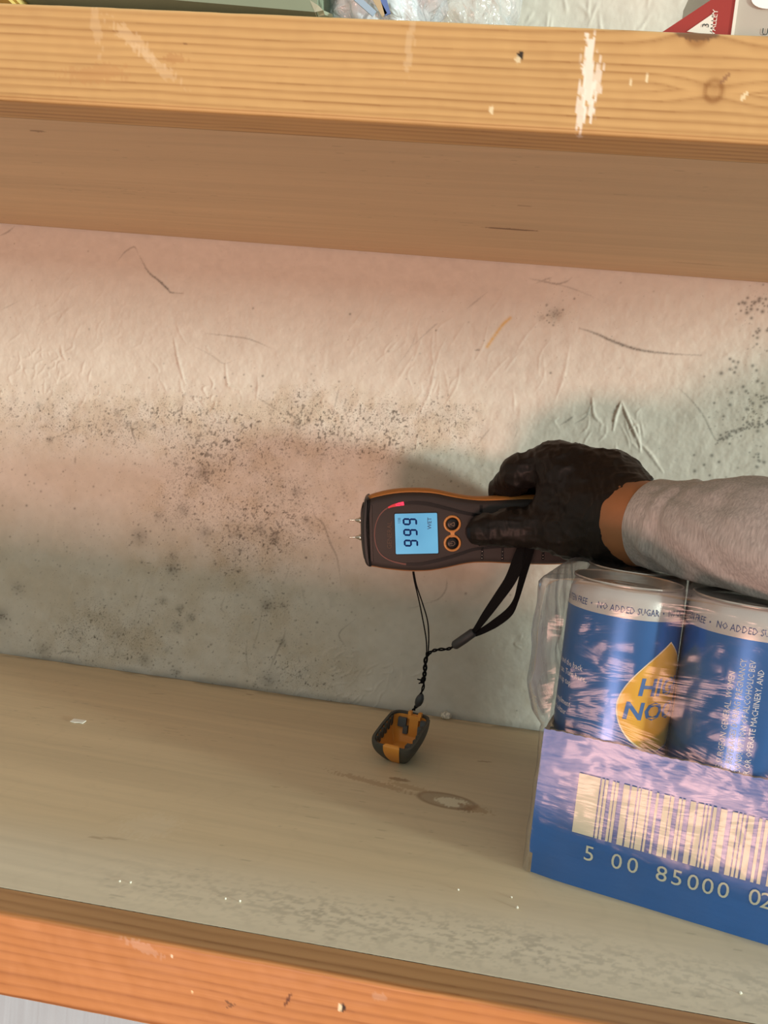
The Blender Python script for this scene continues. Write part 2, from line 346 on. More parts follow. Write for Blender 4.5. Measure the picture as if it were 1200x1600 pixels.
# ridges on the strip of wall above the upper shelf
for k in range(70):
    x0 = random.uniform(-.12, .16); z0 = random.uniform(.485, .54); a = random.gauss(1.4, .5); l = random.uniform(.004, .012)
    for q in np.linspace(-1, 1, 14): stamp(relief, x0+q*l*math.cos(a), z0+q*l*math.sin(a), .0013, .0006*(1-q*q))
broad = (fbm(XX*30, ZZ*30, 4)-.5)*.0016+(fbm(XX*140+9, ZZ*110, 3)-.5)*.0006
fine = (fbm(XX*600, ZZ*600, 2)-.5)*.00018
Yw = -relief*.95-broad-fine
Yw = np.minimum(Yw, .0008)
base = np.stack([np.full_like(XX, .64), np.full_like(XX, .61), np.full_like(XX, .545)], -1)
base *= (1+.10*(fbm(XX*14, ZZ*10, 4)-.5)+.10*(fbm(XX*220, ZZ*220, 2)-.5))[..., None]
low = smooth01((.20-ZZ)/.2)*(.5+fbm(XX*22+3, ZZ*22, 3))      # general grime towards the shelf line, blotchy
base *= (1-.10*low)[..., None]
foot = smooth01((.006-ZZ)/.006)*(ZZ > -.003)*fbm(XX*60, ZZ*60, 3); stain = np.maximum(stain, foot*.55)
mott = np.clip(DN, 0, 1)*smooth01((fbm(XX*75+2, ZZ*75, 4)-.35)/.35)+.5*smooth01((fbm(XX*28+8, ZZ*34, 4)-.42)/.25)*smooth01((.20-ZZ)/.1)*(ZZ > 0)
base *= 1-mott[..., None]*np.array([.10, .14, .20])
st = np.clip(stain, 0, .95)[..., None]
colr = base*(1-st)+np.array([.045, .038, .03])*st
cool_light = smooth01((-.03-ZZ)/.004)[..., None]; colr = colr*(1-cool_light)+colr*np.array([.72, .86, 1.08])*cool_light  # bluish tint below the shelf stands in for cooler light there
yl = np.clip(yellow, 0, 1)[..., None]*.75; colr = colr*(1-yl)+np.array([.62, .36, .05])*yl
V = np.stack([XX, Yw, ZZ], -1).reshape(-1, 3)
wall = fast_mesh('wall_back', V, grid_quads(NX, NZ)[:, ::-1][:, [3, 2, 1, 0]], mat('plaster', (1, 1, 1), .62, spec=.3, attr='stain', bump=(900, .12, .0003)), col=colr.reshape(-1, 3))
wall['kind'] = 'structure'
# the finest specks are a texture whose density comes from the attribute's alpha
_a = wall.data.color_attributes['stain']; _c = np.ones((len(wall.data.vertices), 4), dtype=np.float32); _a.data.foreach_get('color', _c.ravel())
_b = np.empty(_c.size, dtype=np.float32); _a.data.foreach_get('color', _b); _b = _b.reshape(-1, 4); _b[:, 3] = np.clip(DN, 0, 1).reshape(-1); _a.data.foreach_set('color', _b.ravel())
def add_specks(m):
    n = m.node_tree.nodes; L = m.node_tree.links; at_ = next(x for x in n if x.type == 'ATTRIBUTE'); b = n['Principled BSDF']; tcn = next(x for x in n if x.type == 'TEX_COORD')
    last = None
    for sc_, amt, base_t, k in ((760, .42, .715, .150), (1500, .32, .700, .150)):
        t = n.new('ShaderNodeTexNoise'); t.inputs['Scale'].default_value = sc_; t.inputs['Detail'].default_value = 2; L.new(tcn.outputs['Object'], t.inputs['Vector'])
        th = n.new('ShaderNodeMath'); th.operation = 'MULTIPLY_ADD'; L.new(at_.outputs['Alpha'], th.inputs[0]); th.inputs[1].default_value = k; th.inputs[2].default_value = 1-base_t-.02
        ad = n.new('ShaderNodeMath'); ad.operation = 'ADD'; L.new(t.outputs[0], ad.inputs[0]); L.new(th.outputs[0], ad.inputs[1])
        mr_ = n.new('ShaderNodeMapRange'); mr_.inputs[1].default_value = 1.0; mr_.inputs[2].default_value = 1.06; mr_.inputs[3].default_value = 0; mr_.inputs[4].default_value = amt; L.new(ad.outputs[0], mr_.inputs[0])
        mx = n.new('ShaderNodeMix'); mx.data_type = 'RGBA'; L.new(mr_.outputs[0], mx.inputs[0]); L.new(last or at_.outputs['Color'], mx.inputs[6]); mx.inputs[7].default_value = (.10, .085, .055, 1); last = mx.outputs[2]
    L.new(last, b.inputs['Base Color'])
add_specks(wall.data.materials[0])

# ---------------------------------------------------------------- wood
DEP = .2968; HS = .3331; DROP = .0304; RT = .0155; RH = .0334
def pine(x, v, seed, light, dark, sp, knots=(), wav=1.0, amp=.75):
    "softwood face grain: x along the board, v across it (metres)"
    g = v+wav*.0032*(fbm(x*5+seed, v*25, 3)-.5)+.0012*(fbm(x*30+seed, v*120, 2)-.5)
    kd = np.zeros_like(g)
    for kx, kv, kr in knots:
        d2 = ((x-kx)/(kr*2.6))**2+((v-kv)/kr)**2
        g = g+np.sign(v-kv+1e-6)*kr*.9*np.exp(-d2*.45); 
        dd = np.sqrt(((x-kx)/kr)**2+((v-kv)/(kr*1.25))**2); kd = np.maximum(kd, np.exp(-((dd-.75)/.28)**2)*.75); kd = np.maximum(kd, .35*np.exp(-dd**2*.8))
    spv = sp*(1+.35*np.sin(g*170+seed)); ph = g/sp+.6*fbm(g*90+seed, x*1.5, 2)
    f = ph-np.floor(ph); line = np.where(f < .78, (f/.78)**3*.6, (1-f)/.22*.75)
    line = line*(.45+.9*fbm(x*7+seed*3, v*200, 2))
    fib = (fbm(x*60+seed, v*1500, 2)-.5)
    t = np.clip(line*amp+kd, 0, 1)[..., None]
    c = np.array(light)*(1-t)+np.array(dark)*t
    c = c*(1+.09*fib+.22*(fbm(x*10+seed*7, v*40, 3)-.5))[..., None]
    return c
def mark(c, x, v, px, pv, rx, rv, col, a, ang=0.0, nz=0.0):
    dx, dv = x-px, v-pv; ca, sa = math.cos(ang), math.sin(ang); u = (dx*ca+dv*sa)/rx; w_ = (-dx*sa+dv*ca)/rv
    d = u*u+w_*w_
    if nz: d = d*np.clip(1+nz*(fbm(x*1500, v*420, 3)-.5)*4, .45, 3)
    k = (a*smooth01((1.25-d)/.5))[..., None]; return c*(1-k)+np.array(col)*k
def rail(name, z0, z1, ya, yb, xs, colfun, m, parent):
    "board running along X with eased edges; fine cells so that the grain can be coloured"
    r = .0012; h = .0006
    def arc(cy, cz, a0): return [(cy+r*math.cos(a0+k*PI/8), cz+r*math.sin(a0+k*PI/8)) for k in range(5)]
    P = []
    P += [(ya, z) for z in np.arange(z0+r, z1-r, h)]; P += arc(ya+r, z1-r, PI)[::1] if False else [(ya+r-r*math.cos(k*PI/8), z1-r+r*math.sin(k*PI/8)) for k in range(5)]
    P += [(y, z1) for y in np.arange(ya+r+h, yb-h, .001)]; P += [(yb, z1), (yb, z0)]
    P += [(y, z0) for y in np.arange(yb-h, ya+r, -.001)]; P += [(ya+r-r*math.sin(k*PI/8), z0+r-r*math.cos(k*PI/8)) for k in range(5)]
    P = np.array(P); n = len(P); XA, K = np.meshgrid(xs, np.arange(n), indexing='ij'); Y = P[K, 0]; Zz = P[K, 1]
    v = (Zz-z0)+np.where(Zz > z1-1e-4, (Y-ya), 0)-np.where(Zz < z0+1e-4, (Y-ya), 0)
    c = colfun(XA, v)
    dent = (fbm(XA*90, Zz*90+Y*90, 3)-.5)*.0005*((P[K, 0] < ya+r+1e-5))
    Vv = np.stack([XA, Y-dent, Zz], -1).reshape(-1, 3); Q = grid_quads(len(xs), n, wrap_v=True)
    return fast_mesh(name, Vv, Q[:, ::-1], m, parent, col=c.reshape(-1, 3))
XR = np.concatenate([np.arange(-.75, -.30, .01), np.arange(-.30, .22, .0007), np.arange(.22, .75, .01)])
wood_m = mat('pine', (1, 1, 1), .48, spec=.35, attr='stain', bump=(300, .15, .0003, (.05, 1, 3)))
wood_m2 = mat('pine_orange', (1, 1, 1), .42, spec=.4, attr='stain', bump=(300, .15, .0003, (.05, 1, 3)))
def fx(px, py): q = on_wall(px, py, -DEP); return q[0], q[2]
UZ0 = HS-DROP
def upper_cols(x, v):
    kx, kz = fx(1115, 142); k2x, k2z = fx(1090, 52)
    c = pine(x, v, 1.7, (.535, .325, .130), (.27, .125, .036), .0030, [(kx, kz-UZ0, .0034), (k2x, k2z-UZ0+.001, .0044)], 1.5, 1.0)
    for (px, py, rx, rz, cl, a, an, nz) in [(920, 118, .0018, .0125, (.86, .80, .70), .85, .12, .9), (910, 165, .0014, .008, (.86, .80, .70), .7, .05, .9), (932, 125, .0016, .0055, (.86, .8, .7), .6, 0, .9),
        (1090, 51, .0068, .0022, (.16, .08, .035), .95, 0, .3), (812, 88, .0011, .0019, (.03, .018, .01), 1, -.3, 0), (809, 93, .0009, .0012, (.8, .66, .42), .8, 0, 0),
        (210, 65, .010, .0020, (.74, .56, .36), .30, -.6, .9), (250, 105, .009, .0016, (.74, .56, .36), .28, -.6, .9), (150, 40, .0016, .008, (.74, .56, .36), .22, .2, .9), (640, 70, .0012, .008, (.74, .58, .38), .25, 0, .9), (289, 68, .0006, .0005, (.2, .09, .03), .8, 0, 0),
        (1133, 122, .0022, .0006, (.22, .1, .05), .7, .9, 0), (272, 92, .004, .0014, (.42, .2, .07), .45, 0, .5), (150, 115, .011, .0026, (.45, .22, .08), .35, .1, .8),
        (985, 130, .0003, .0018, (.85, .75, .5), .7, -.2, 0), (1012, 122, .0004, .0016, (.85, .75, .5), .8, 0, 0), (1163, 150, .0006, .0016, (.85, .75, .5), .7, -.5, 0), (768, 172, .0006, .0014, (.85, .75, .5), .7, 0, 0)]:
        X_, Z_ = fx(px, py); c = mark(c, x, v, X_, Z_-UZ0, rx, rz, cl, a, an, nz)
    return c
def lower_cols(x, v):
    c = pine(x, v, 5.3, (.47, .195, .064), (.22, .07, .018), .0046, [], 4.2, .85)
    for (px, py, rx, rz, cl, a, an, nz) in [(450, 1562, .0006, .0029, (.10, .03, .012), .95, -.35, 0), (535, 1574, .0011, .0017, (.02, .012, .008), 1, 0, 0), (531, 1574, .0007, .0016, (.85, .68, .45), .9, 0, 0),
        (358, 1567, .0022, .0004, (.15, .06, .02), .9, -.4, 0), (360, 1572, .0022, .0004, (.15, .06, .02), .9, .5, 0), (590, 1557, .0024, .0016, (.58, .38, .28), .3, 0, .8), (226, 1482, .007, .0018, (.58, .36, .26), .35, -.25, .8), (300, 1550, .0004, .0004, (.9, .7, .4), .9, 0, 0), (268, 1494, .0006, .0005, (.9, .75, .55), .9, 0, 0)]:
        X_, Z_ = fx(px, py); c = mark(c, x, v, X_, Z_+RH, rx, rz, cl, a, an, nz)
    top = smooth01((v-RH-.0008)/.002)[..., None]           # trimmed top face tinted greyer and lighter, painted as cool light on it
    return c*(1-top)+(c*np.array([.62, .80, 1.05])*1.4)*top

# plywood sheets -------------------------------------------------------------
def ply_cols(x, y, seed, kind):
    fib = fbm(x*18+seed, y*900, 3)-.5; band = fbm(x*3+seed, y*38, 4)-.5; fig = fbm(x*10+seed*2, y*16, 4)
    arc_ = np.abs((fig*9) % 1-.5)*2; swirl = np.exp(-((arc_)/.13)**2)
    if kind == 'top':
        c = np.array([.60, .48, .315])*np.ones(x.shape+(1,)); fig2 = -.09
    else: c = np.array([.56, .41, .245])*np.ones(x.shape+(1,)); fig2 = -.05
    streak = fbm(x*6+seed, y*260+x*14, 4)-.5
    c = c*(1+.07*fib+.16*streak+.20*band+fig2*.4*swirl*(.3+fbm(x*7, y*9, 2)))[..., None]
    flk = smooth01((fbm(x*120+seed, y*1100+5, 2)-.84)/.05)*.22*(fbm(x*9, y*9, 2) > .5); c = c*(1-flk)[..., None]
    return c
def panel(name, xs, ys, z0, z1, vis_z, colr_, m, parent, dents):
    XA, YA = np.meshgrid(xs, ys, indexing='ij'); ny = len(ys)
    A = np.stack([XA, YA, np.full_like(XA, z1)], -1); B = np.stack([XA, YA, np.full_like(XA, z0)], -1)
    n = XA.size; Q = grid_quads(len(xs), ny); Vv = np.concatenate([A.reshape(-1, 3), B.reshape(-1, 3)])
    rim = [i*ny for i in range(len(xs))]+[(len(xs)-1)*ny+j for j in range(1, ny)]+[i*ny+ny-1 for i in range(len(xs)-2, -1, -1)]+[j for j in range(ny-2, 0, -1)]
    rim = np.array(rim); r2 = np.roll(rim, -1); S = np.stack([rim, rim+n, r2+n, r2], 1)
    cc = colr_.reshape(-1, 3)
    return fast_mesh(name, Vv, np.concatenate([Q, Q[:, ::-1]+n, S]), m, parent, col=np.concatenate([cc, cc]))
XP = np.concatenate([np.arange(-.75, -.42, .02), np.arange(-.42, .27, .0009), np.arange(.27, .75, .02)])
YP = np.arange(-DEP+RT-.0004, -.0012, .0009)
ply_m = mat('plywood', (1, 1, 1), .5, spec=.35, attr='stain', bump=(250, .18, .0003, (.08, 1, 1)))
XA, YA = np.meshgrid(XP, YP, indexing='ij')
c_low = ply_cols(XA, YA, 2.1, 'top')
def fz(px, py): q = on_z(px, py); return q[0], q[1]
for (px, py, rx, ry, cl, a, an, nz) in [
    (698, 1251, .0172, .0095, (.19, .105, .05), .8, -.10, .0), (698, 1251, .0158, .0080, (.40, .31, .20), .95, -.10, .0), (708, 1254, .0095, .0054, (.66, .585, .42), .95, -.06, .35), (727, 1262, .0040, .0040, (.22, .13, .07), .6, 0, .8),
    (580, 1222, .022, .0030, (.30, .175, .09), .45, -.25, .8), (624, 1218, .006, .0022, (.22, .12, .06), .6, -.05, .4), (640, 1230, .012, .003, (.33, .2, .1), .4, -.2, .6), (744, 1264, .008, .004, (.33, .19, .09), .5, -.2, .8),
    (757, 1190, .005, .0010, (.25, .15, .08), .6, .2, 0), (235, 1290, .012, .010, (.72, .66, .55), .14, .4, .9), (150, 1309, .004, .0008, (.3, .2, .12), .5, 0, 0), (180, 1310, .006, .0008, (.3, .2, .12), .4, .1, 0), (430, 1229, .003, .0008, (.3, .2, .12), .4, 0, 0), (390, 1085, .003, .0010, (.2, .1, .05), .5, 0, 0), (245, 1084, .006, .001, (.3, .2, .12), .4, .3, 0)]:
    X_, Y_ = fz(px, py); c_low = mark(c_low, XA, YA, X_, Y_, rx, ry, cl, a, an, nz)
wear_lit = smooth01((-.215-YA)/.05)                                # scuffed, greyer strip near the front edge, also painted lighter as if brightly lit
g_ = c_low.mean(-1, keepdims=True); k_ = (.5*wear_lit)[..., None]; c_low = c_low*(1-k_)+(g_*np.array([1.12, 1.05, .88])*1.32)*k_
scuff = smooth01((fbm(XA*420, YA*700, 4)-.46)/.2)*smooth01(1-np.abs(YA+.262)/.026)*smooth01((XA+.16)/.06)*(.4+fbm(XA*25, YA*30, 2)); c_low = c_low*(1-.22*scuff)[..., None]
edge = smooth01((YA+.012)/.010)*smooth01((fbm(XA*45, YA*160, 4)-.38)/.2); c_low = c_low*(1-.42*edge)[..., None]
c_up = ply_cols(XA, YA, 8.8, 'under')
def fu(px, py): q = on_z(px, py, HS); return q[0], q[1]
for (px, py, rx, ry, cl, a, an, nz) in [(797, 358, .0165, .0016, (.16, .08, .035), .9, -.01, .15), (60, 205, .004, .0012, (.2, .12, .06), .7, 0, .3), (820, 322, .004, .0010, (.25, .15, .08), .5, 0, .3), (1090, 412, .018, .0012, (.3, .18, .1), .4, 0, .3)]:
    X_, Y_ = fu(px, py); c_up = mark(c_up, XA, YA, X_, Y_, rx, ry, cl, a, an, nz)

lower = empty('shelf', (0, -DEP/2, -.012)); tag(lower, 'lower wooden shelf board with orange pine front rail, holding the case of cans', 'shelf')
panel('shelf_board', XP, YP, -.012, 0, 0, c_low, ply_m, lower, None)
rail('front_rail', -RH, 0, -DEP, -DEP+RT, XR, lower_cols, wood_m2, lower)
upper = empty('shelf', (0, -DEP/2, HS)); tag(upper, 'upper wooden shelf with yellow knotty pine front rail, seen from below', 'shelf')
panel('shelf_board', XP, YP, HS, HS+.0105, 0, c_up, ply_m, upper, None)
rail('front_rail', UZ0, UZ0+RH, -DEP, -DEP+RT, XR, upper_cols, wood_m, upper)
reroot(lower); reroot(upper)

# ================================================================ CASE OF CANS
O = np.array([.0458, -.2018, 0.0]); NV = np.array([.9647, -.2635, 0.0]); MV = np.array([.2635, .9647, 0.0])
def pk(n, m_, z): return O+NV*n+MV*m_+np.array([0, 0, z])
SP = .0546; CN0, CM0 = .0270, .0280; NC, NR = 3, 3
W_, D_ = CN0*2+SP*(NC-1)+.001, CM0*2+SP*(NR-1)+.001; TH = .0712
blue_card = mat('blue_card', (.010, .125, .44), .4, spec=.5, coat=.55, coat_rough=.22, noise=(9, .12), bump=(22, .35, .004, (.4, 1, 1.6)))
kraft = mat('kraft', (.30, .215, .14), .8, noise=(200, .25))
cream = mat('print_cream', (.70, .66, .52), .45, spec=.4)
tray = empty('carton', pk(W_/2, D_/2, .0)); tag(tray, 'blue cardboard tray with white barcode and number, holding the cans', 'carton')
# tray walls: card sheets with a torn upper edge on the front
def card_wall(name, a, b, thick, h, torn, m_out, parent, inner=True):
    a, b = np.array(a), np.array(b); L = np.linalg.norm(b-a); d = (b-a)/L; nrm = np.array([d[1], -d[0], 0]); n = int(L/.0012)+2
    V, Fc = [], []; zs = np.linspace(.0006, 1, 12)
    for i in range(n):
        s = L*i/(n-1); t = torn*(.0016*(fbm(np.array(s*90), np.array(3.), 3)-.5)+.0009*(abs((s/.0042) % 1-.5)-.25)) if torn else 0
        for z in zs:
            bul = .0012*math.sin(PI*min(1, s/L))*math.sin(PI*z)+.0007*(float(fbm(np.array(s*40), np.array(z*3), 2))-.5)
            crush = -.0012*math.exp(-(s/.010)**2)*math.exp(-(z/.13)**2) if torn else 0
            p = a+d*(s+(.0010*math.exp(-(s/.006)**2)*math.exp(-(z/.12)**2) if torn else 0))+nrm*(bul+crush); V.append(p+np.array([0, 0, z*(h+t)]))
    m0 = len(V); V += [v-nrm*thick for v in V]
    k = len(zs)
    for i in range(n-1):
        for j in range(k-1):
            q = (i*k+j, (i+1)*k+j, (i+1)*k+j+1, i*k+j+1); Fc.append(q); Fc.append(tuple(x+m0 for x in q[::-1]))
        Fc.append((i*k+k-1, (i+1)*k+k-1, (i+1)*k+k-1+m0, i*k+k-1+m0)); Fc.append((i*k, i*k+m0, (i+1)*k+m0, (i+1)*k))
    for i in (0, n-1):
        for j in range(k-1):
            q = (i*k+j, i*k+j+1, i*k+j+1+m0, i*k+j+m0); Fc.append(q if i == 0 else q[::-1])
    o = mesh(name, V, Fc, m_out, parent, angle=40); o.data.materials.append(kraft)
    for pI, p in enumerate(o.data.polygons):
        vs = list(p.vertices)
        if all(v >= m0 for v in vs) or (any(v >= m0 for v in vs) and any(v < m0 for v in vs)): p.material_index = 1
    return o
card_wall('front_panel', pk(0, 0, 0), pk(W_, 0, 0), .0018, TH, 1, blue_card, tray)
card_wall('side_panel', pk(0, D_, 0), pk(0, 0.0005, 0), .0018, TH-.0012, 0, blue_card, tray)
card_wall('side_panel', pk(W_, 0.0005, 0), pk(W_, D_, 0), .0018, TH-.0012, 0, blue_card, tray)
card_wall('back_panel', pk(W_, D_, 0), pk(0, D_, 0), .0018, TH-.0012, 0, blue_card, tray)
Vb, Fb = box((0, 0, .0011), (W_-.008, D_-.008, .0018)); Rb = np.stack([NV, MV, np.array([0, 0, 1])], 1)
mesh('bottom_panel', [Rb@v+pk(W_/2, D_/2, 0) for v in Vb], Fb, kraft, tray, smooth=False)
# barcode and digits on the front
def front_pt(s, z, off=.0004):
    bul = .0012*math.sin(PI*min(1, s/W_))*math.sin(PI*min(1, z/TH)); nrm = np.array([NV[1], -NV[0], 0])
    return pk(s, 0, z)+nrm*(bul+off+.0004)
def front_uv(px, py):
    d = CF + CR*(px-600)/FPX - CU*(py-800)/FPX; s = ((O-CAM)@MV)/(d@MV); P = CAM+d*s; return (P-O)@NV, P[2]
bars = [(318, 418), (425, 437), (443, 456), (475, 487), (492, 505), (528, 556), (565, 590), (597, 607), (612, 643), (650, 660), (683, 694), (718, 745), (750, 765), (788, 800), (806, 818), (843, 868), (878, 905), (912, 922), (930, 940), (950, 965), (985, 1015), (1040, 1065), (1072, 1085), (1092, 1105), (1115, 1143), (1165, 1180)]
Vv, Ff = [], []
ends = [(front_uv(800+a/3, 1120+(262+(a-318)*.198)/3)[0], front_uv(800+b/3, 1120+(262+(b-318)*.198)/3)[0]) for a, b in bars]
last = ends[-1][1]; random.seed(3)
while last < W_-.04:
    g = random.choice([.0012, .0022, .003]); b = random.choice([.0013, .0014, .0028, .004]); ends.append((last+g, last+g+b)); last += g+b
ends.append((last+.002, last+.011))
for i, (a, b) in enumerate(ends):
    zt, zb = (.0545, .0262)
    k = len(Vv); cols = 2
    for j in range(7):
        z = zb+(zt-zb)*j/6; Vv += [front_pt(a, z), front_pt(b, z)]
    for j in range(6): Ff.append((k+2*j, k+2*j+1, k+2*j+3, k+2*j+2))
mesh('barcode', Vv, Ff, cream, tray, smooth=False)
parts = []
for s, px, py in [('5', 921, 1331), ('0', 964, 1343), ('0', 989, 1349), ('8', 1034, 1362), ('5', 1058, 1368), ('0', 1083, 1375), ('0', 1106, 1381), ('0', 1130, 1387), ('0', 1179, 1398), ('2', 1197, 1404)]:
    n_, z_ = front_uv(px, py); tv, tf = text_geo(s, .0102, 'CENTER', 3)
    hh = .0102*.73; parts.append(([front_pt(n_+x*1.02, z_-hh/2+y) for x, y in tv], tf))
Vv, Ff = join(*parts); mesh('case_number', Vv, Ff, cream, tray, smooth=False)
reroot(tray)

# cans -----------------------------------------------------------------------
can_blue = mat('can_blue', (.035, .15, .44), .34, metal=.55, spec=.5, noise=(60, .06), coat=.3)
can_silver = mat('can_silver', (.60, .575, .55), .35, metal=.5, noise=(40, .1))
lid_m = mat('can_lid', (.52, .47, .43), .32, metal=.85, bump=(60, .3, .002))
navy = mat('print_navy', (.035, .07, .20), .5)
drop_m = mat('print_orange', (.80, .43, .05), .33, metal=.25, coat=.3)
dropline = mat('print_pale', (.80, .66, .45), .4)
white_print = mat('print_white', (.62, .66, .70), .5)
RB = .0268; ZB = .1268
def wrapv(phi, z, r): return (r*math.sin(phi), -r*math.cos(phi), z)       # phi = 0 faces -Y of the can
def rad(z):
    return float(np.interp(z, [.004, .009, .1300, .1345, .1380, .1395], [.0215, RB, RB, RB*.985, RB*.945, RB*.925]))
def wrap_text(s, size, phi0, z0, off=.00012, vertical=False, center=False, squeeze=1.0):
    tv, tf = text_geo(s, size, 'CENTER' if center else 'LEFT', 1)
    if vertical: return [wrapv(phi0-y/RB, z0+x*squeeze, rad(z0)+off) for x, y in tv], tf
    return [wrapv(phi0+x*squeeze/RB, z0+y, rad(z0+y)+off) for x, y in tv], tf
def drop_geo(scale, off):
    z0, z1 = .0905-.0245*scale, .0905+.0262*scale; rows = 40; V, Fc = [], []; C_ = 16
    for i in range(rows+1):
        t = i/rows; z = z0+(z1-z0)*t
        w_ = .0232*scale*(math.sqrt(max(0, 1-((t-.42)/.42)**2)) if t < .42 else max(0, 1-((t-.42)/.58)**1.75)**1.0)
        for j in range(C_+1): V.append(wrapv((-w_+2*w_*j/C_)/RB, z, RB+off))
    for i in range(rows):
        for j in range(C_): a = i*(C_+1)+j; Fc.append((a, a+1, a+C_+2, a+C_+1))
    return V, Fc
def make_can():
    t = empty('drink_can')
    body = [(0.0, .003), (.018, .003), (.0205, .0), (.0215, .001), (.0235, .005)]+[(RB-.0008, .0085), (RB, .0115)]+[(RB, z) for z in np.linspace(.02, ZB, 16)]
    v, f = lathe(body, 72); mesh('body', v, f, can_blue, t, angle=50)
    neck = [(RB+.00003, ZB), (RB, .1300), (RB*.985, .1345), (RB*.945, .1380), (RB*.925, .1393), (RB*.925, .1397), (RB*.952, .1402), (RB*.958, .1408), (RB*.95, .1414), (RB*.93, .1415), (RB*.905, .1408), (RB*.89, .1370), (RB*.86, .1362), (RB*.83, .1370), (.012, .1372), (0.00001, .1372)]
    v, f = lathe(neck[:6], 72); mesh('neck_band', v, f, can_silver, t, angle=50)
    v, f = lathe(neck[5:], 72); tab = []
    ld = mesh('lid', v, f, lid_m, t, angle=50)
    ring = [(.0045*math.cos(a)*1.0+.000, .008*math.sin(a)+.002, .1382) for a in np.linspace(0, 2*PI, 20)]
    tv, tf = tube(ring, .0008, 6, False); v2, f2 = box((0, .0035, .1379), (.0075, .007, .0008)); v, f = join((tv, tf), (v2, f2)); mesh('pull_tab', v, f, lid_m, ld)
    ps = []
    s = 'NO ADDED SUGAR  \u2022  100 CALORIES  \u2022  GLUTEN FREE  \u2022  '
    for k in range(2): 
        tv, tf = text_geo(s, .0044, 'LEFT', 1); wdt = max(x for x, y in tv); sc_ = (PI-.10)*RB/wdt
        ps.append(([wrapv(-1.43+k*PI+x*sc_/RB, .1292+y, rad(.1292+y)+.00015) for x, y in tv], tf))
    v, f = join(*ps); mesh('band_text', v, f, navy, t, smooth=False)
    v, f = drop_geo(1.03, .0001); mesh('drop_outline', v, f, dropline, t)
    v, f = drop_geo(1.0, .0002); mesh('drop_emblem', v, f, drop_m, t)
    a = text_geo('HIGH', .0112, 'CENTER', 2, .0003); b = text_geo('NOON', .0112, 'CENTER', 2, .0003); sp_ = 1.12
    v, f = join(([wrapv((x*sp_+y*.12)/RB, .0925+y, RB+.0003) for x, y in a[0]], a[1]), ([wrapv((x*sp_-.001+y*.12)/RB, .0812+y, RB+.0003) for x, y in b[0]], b[1])); mesh('name_text', v, f, navy if False else mat_hn, t, smooth=False)
    ps = [wrap_text(s_, .0040, math.radians(-147), z, center=False, squeeze=.85) for s_, z in [('You found the back', .098), ('of the can. Turn here,', .0935), ('or open up top', .089), ('The compliment', .079), ('of hard seltzer', .0745), ('is easy', .070), ('Vodka and real', .060), ('juice, remainder', .0555), ('is out.', .051)]]
    v, f = join(*ps); mesh('small_text', v, f, white_print, t, smooth=False)
    ps = [wrap_text(s_, .0036, math.radians(121)+i*.0037/RB, .036, vertical=True, squeeze=.84) for i, s_ in enumerate(['(1) ACCORDING TO THE SURGEON GENERAL, WOMEN', 'NOT DRINK ALCOHOLIC BEVERAGES DURING PREGNANCY', 'OF BIRTH DEFECTS. (2) CONSUMPTION OF ALCOHOLIC BEV', 'ABILITY TO DRIVE A CAR OR OPERATE MACHINERY, AND', 'HEALTH PROBLEMS.'])]
    v, f = join(*ps); mesh('warning_text', v, f, white_print, t, smooth=False)
    return t
mat_hn = mat('print_blue', (.05, .14, .36), .4)
proto = make_can()
def copy_tree(o, parent=None):
    c = o.copy(); COL.objects.link(c); c.parent = parent
    for ch in list(o.children): copy_tree(ch, c)
    return c
cans = []
for r in range(NR):
    for c in range(NC):
        o = proto if (r, c) == (0, 0) else copy_tree(proto)
        p = pk(CN0+SP*c, CM0+SP*r, .0022); o.location = p
        face = math.atan2(CAM[0]-p[0], -(CAM[1]-p[1]))          # azimuth of the viewer about the can
        if (r, c) == (0, 0): yaw = face+math.radians(55); lab = 'blue drink can in the front row nearest the tray corner, orange drop emblem showing'
        elif (r, c) == (0, 1): yaw = face-math.radians(126); lab = 'blue drink can in the front row, with vertical rows of warning text showing'
        elif r == 0: yaw = random.random()*6; lab = 'third drink can of the front row, right of the one with warning text'
        elif (r, c) == (1, 0): yaw = random.random()*6; lab = 'blue drink can in the second row, only its lid showing through wrap under the wrist'
        else: yaw = random.random()*6; lab = 'blue drink can hidden in the back rows of the tray'
        o.rotation_euler = (0, 0, yaw); tag(o, lab, 'can', 'drink cans in the blue tray')

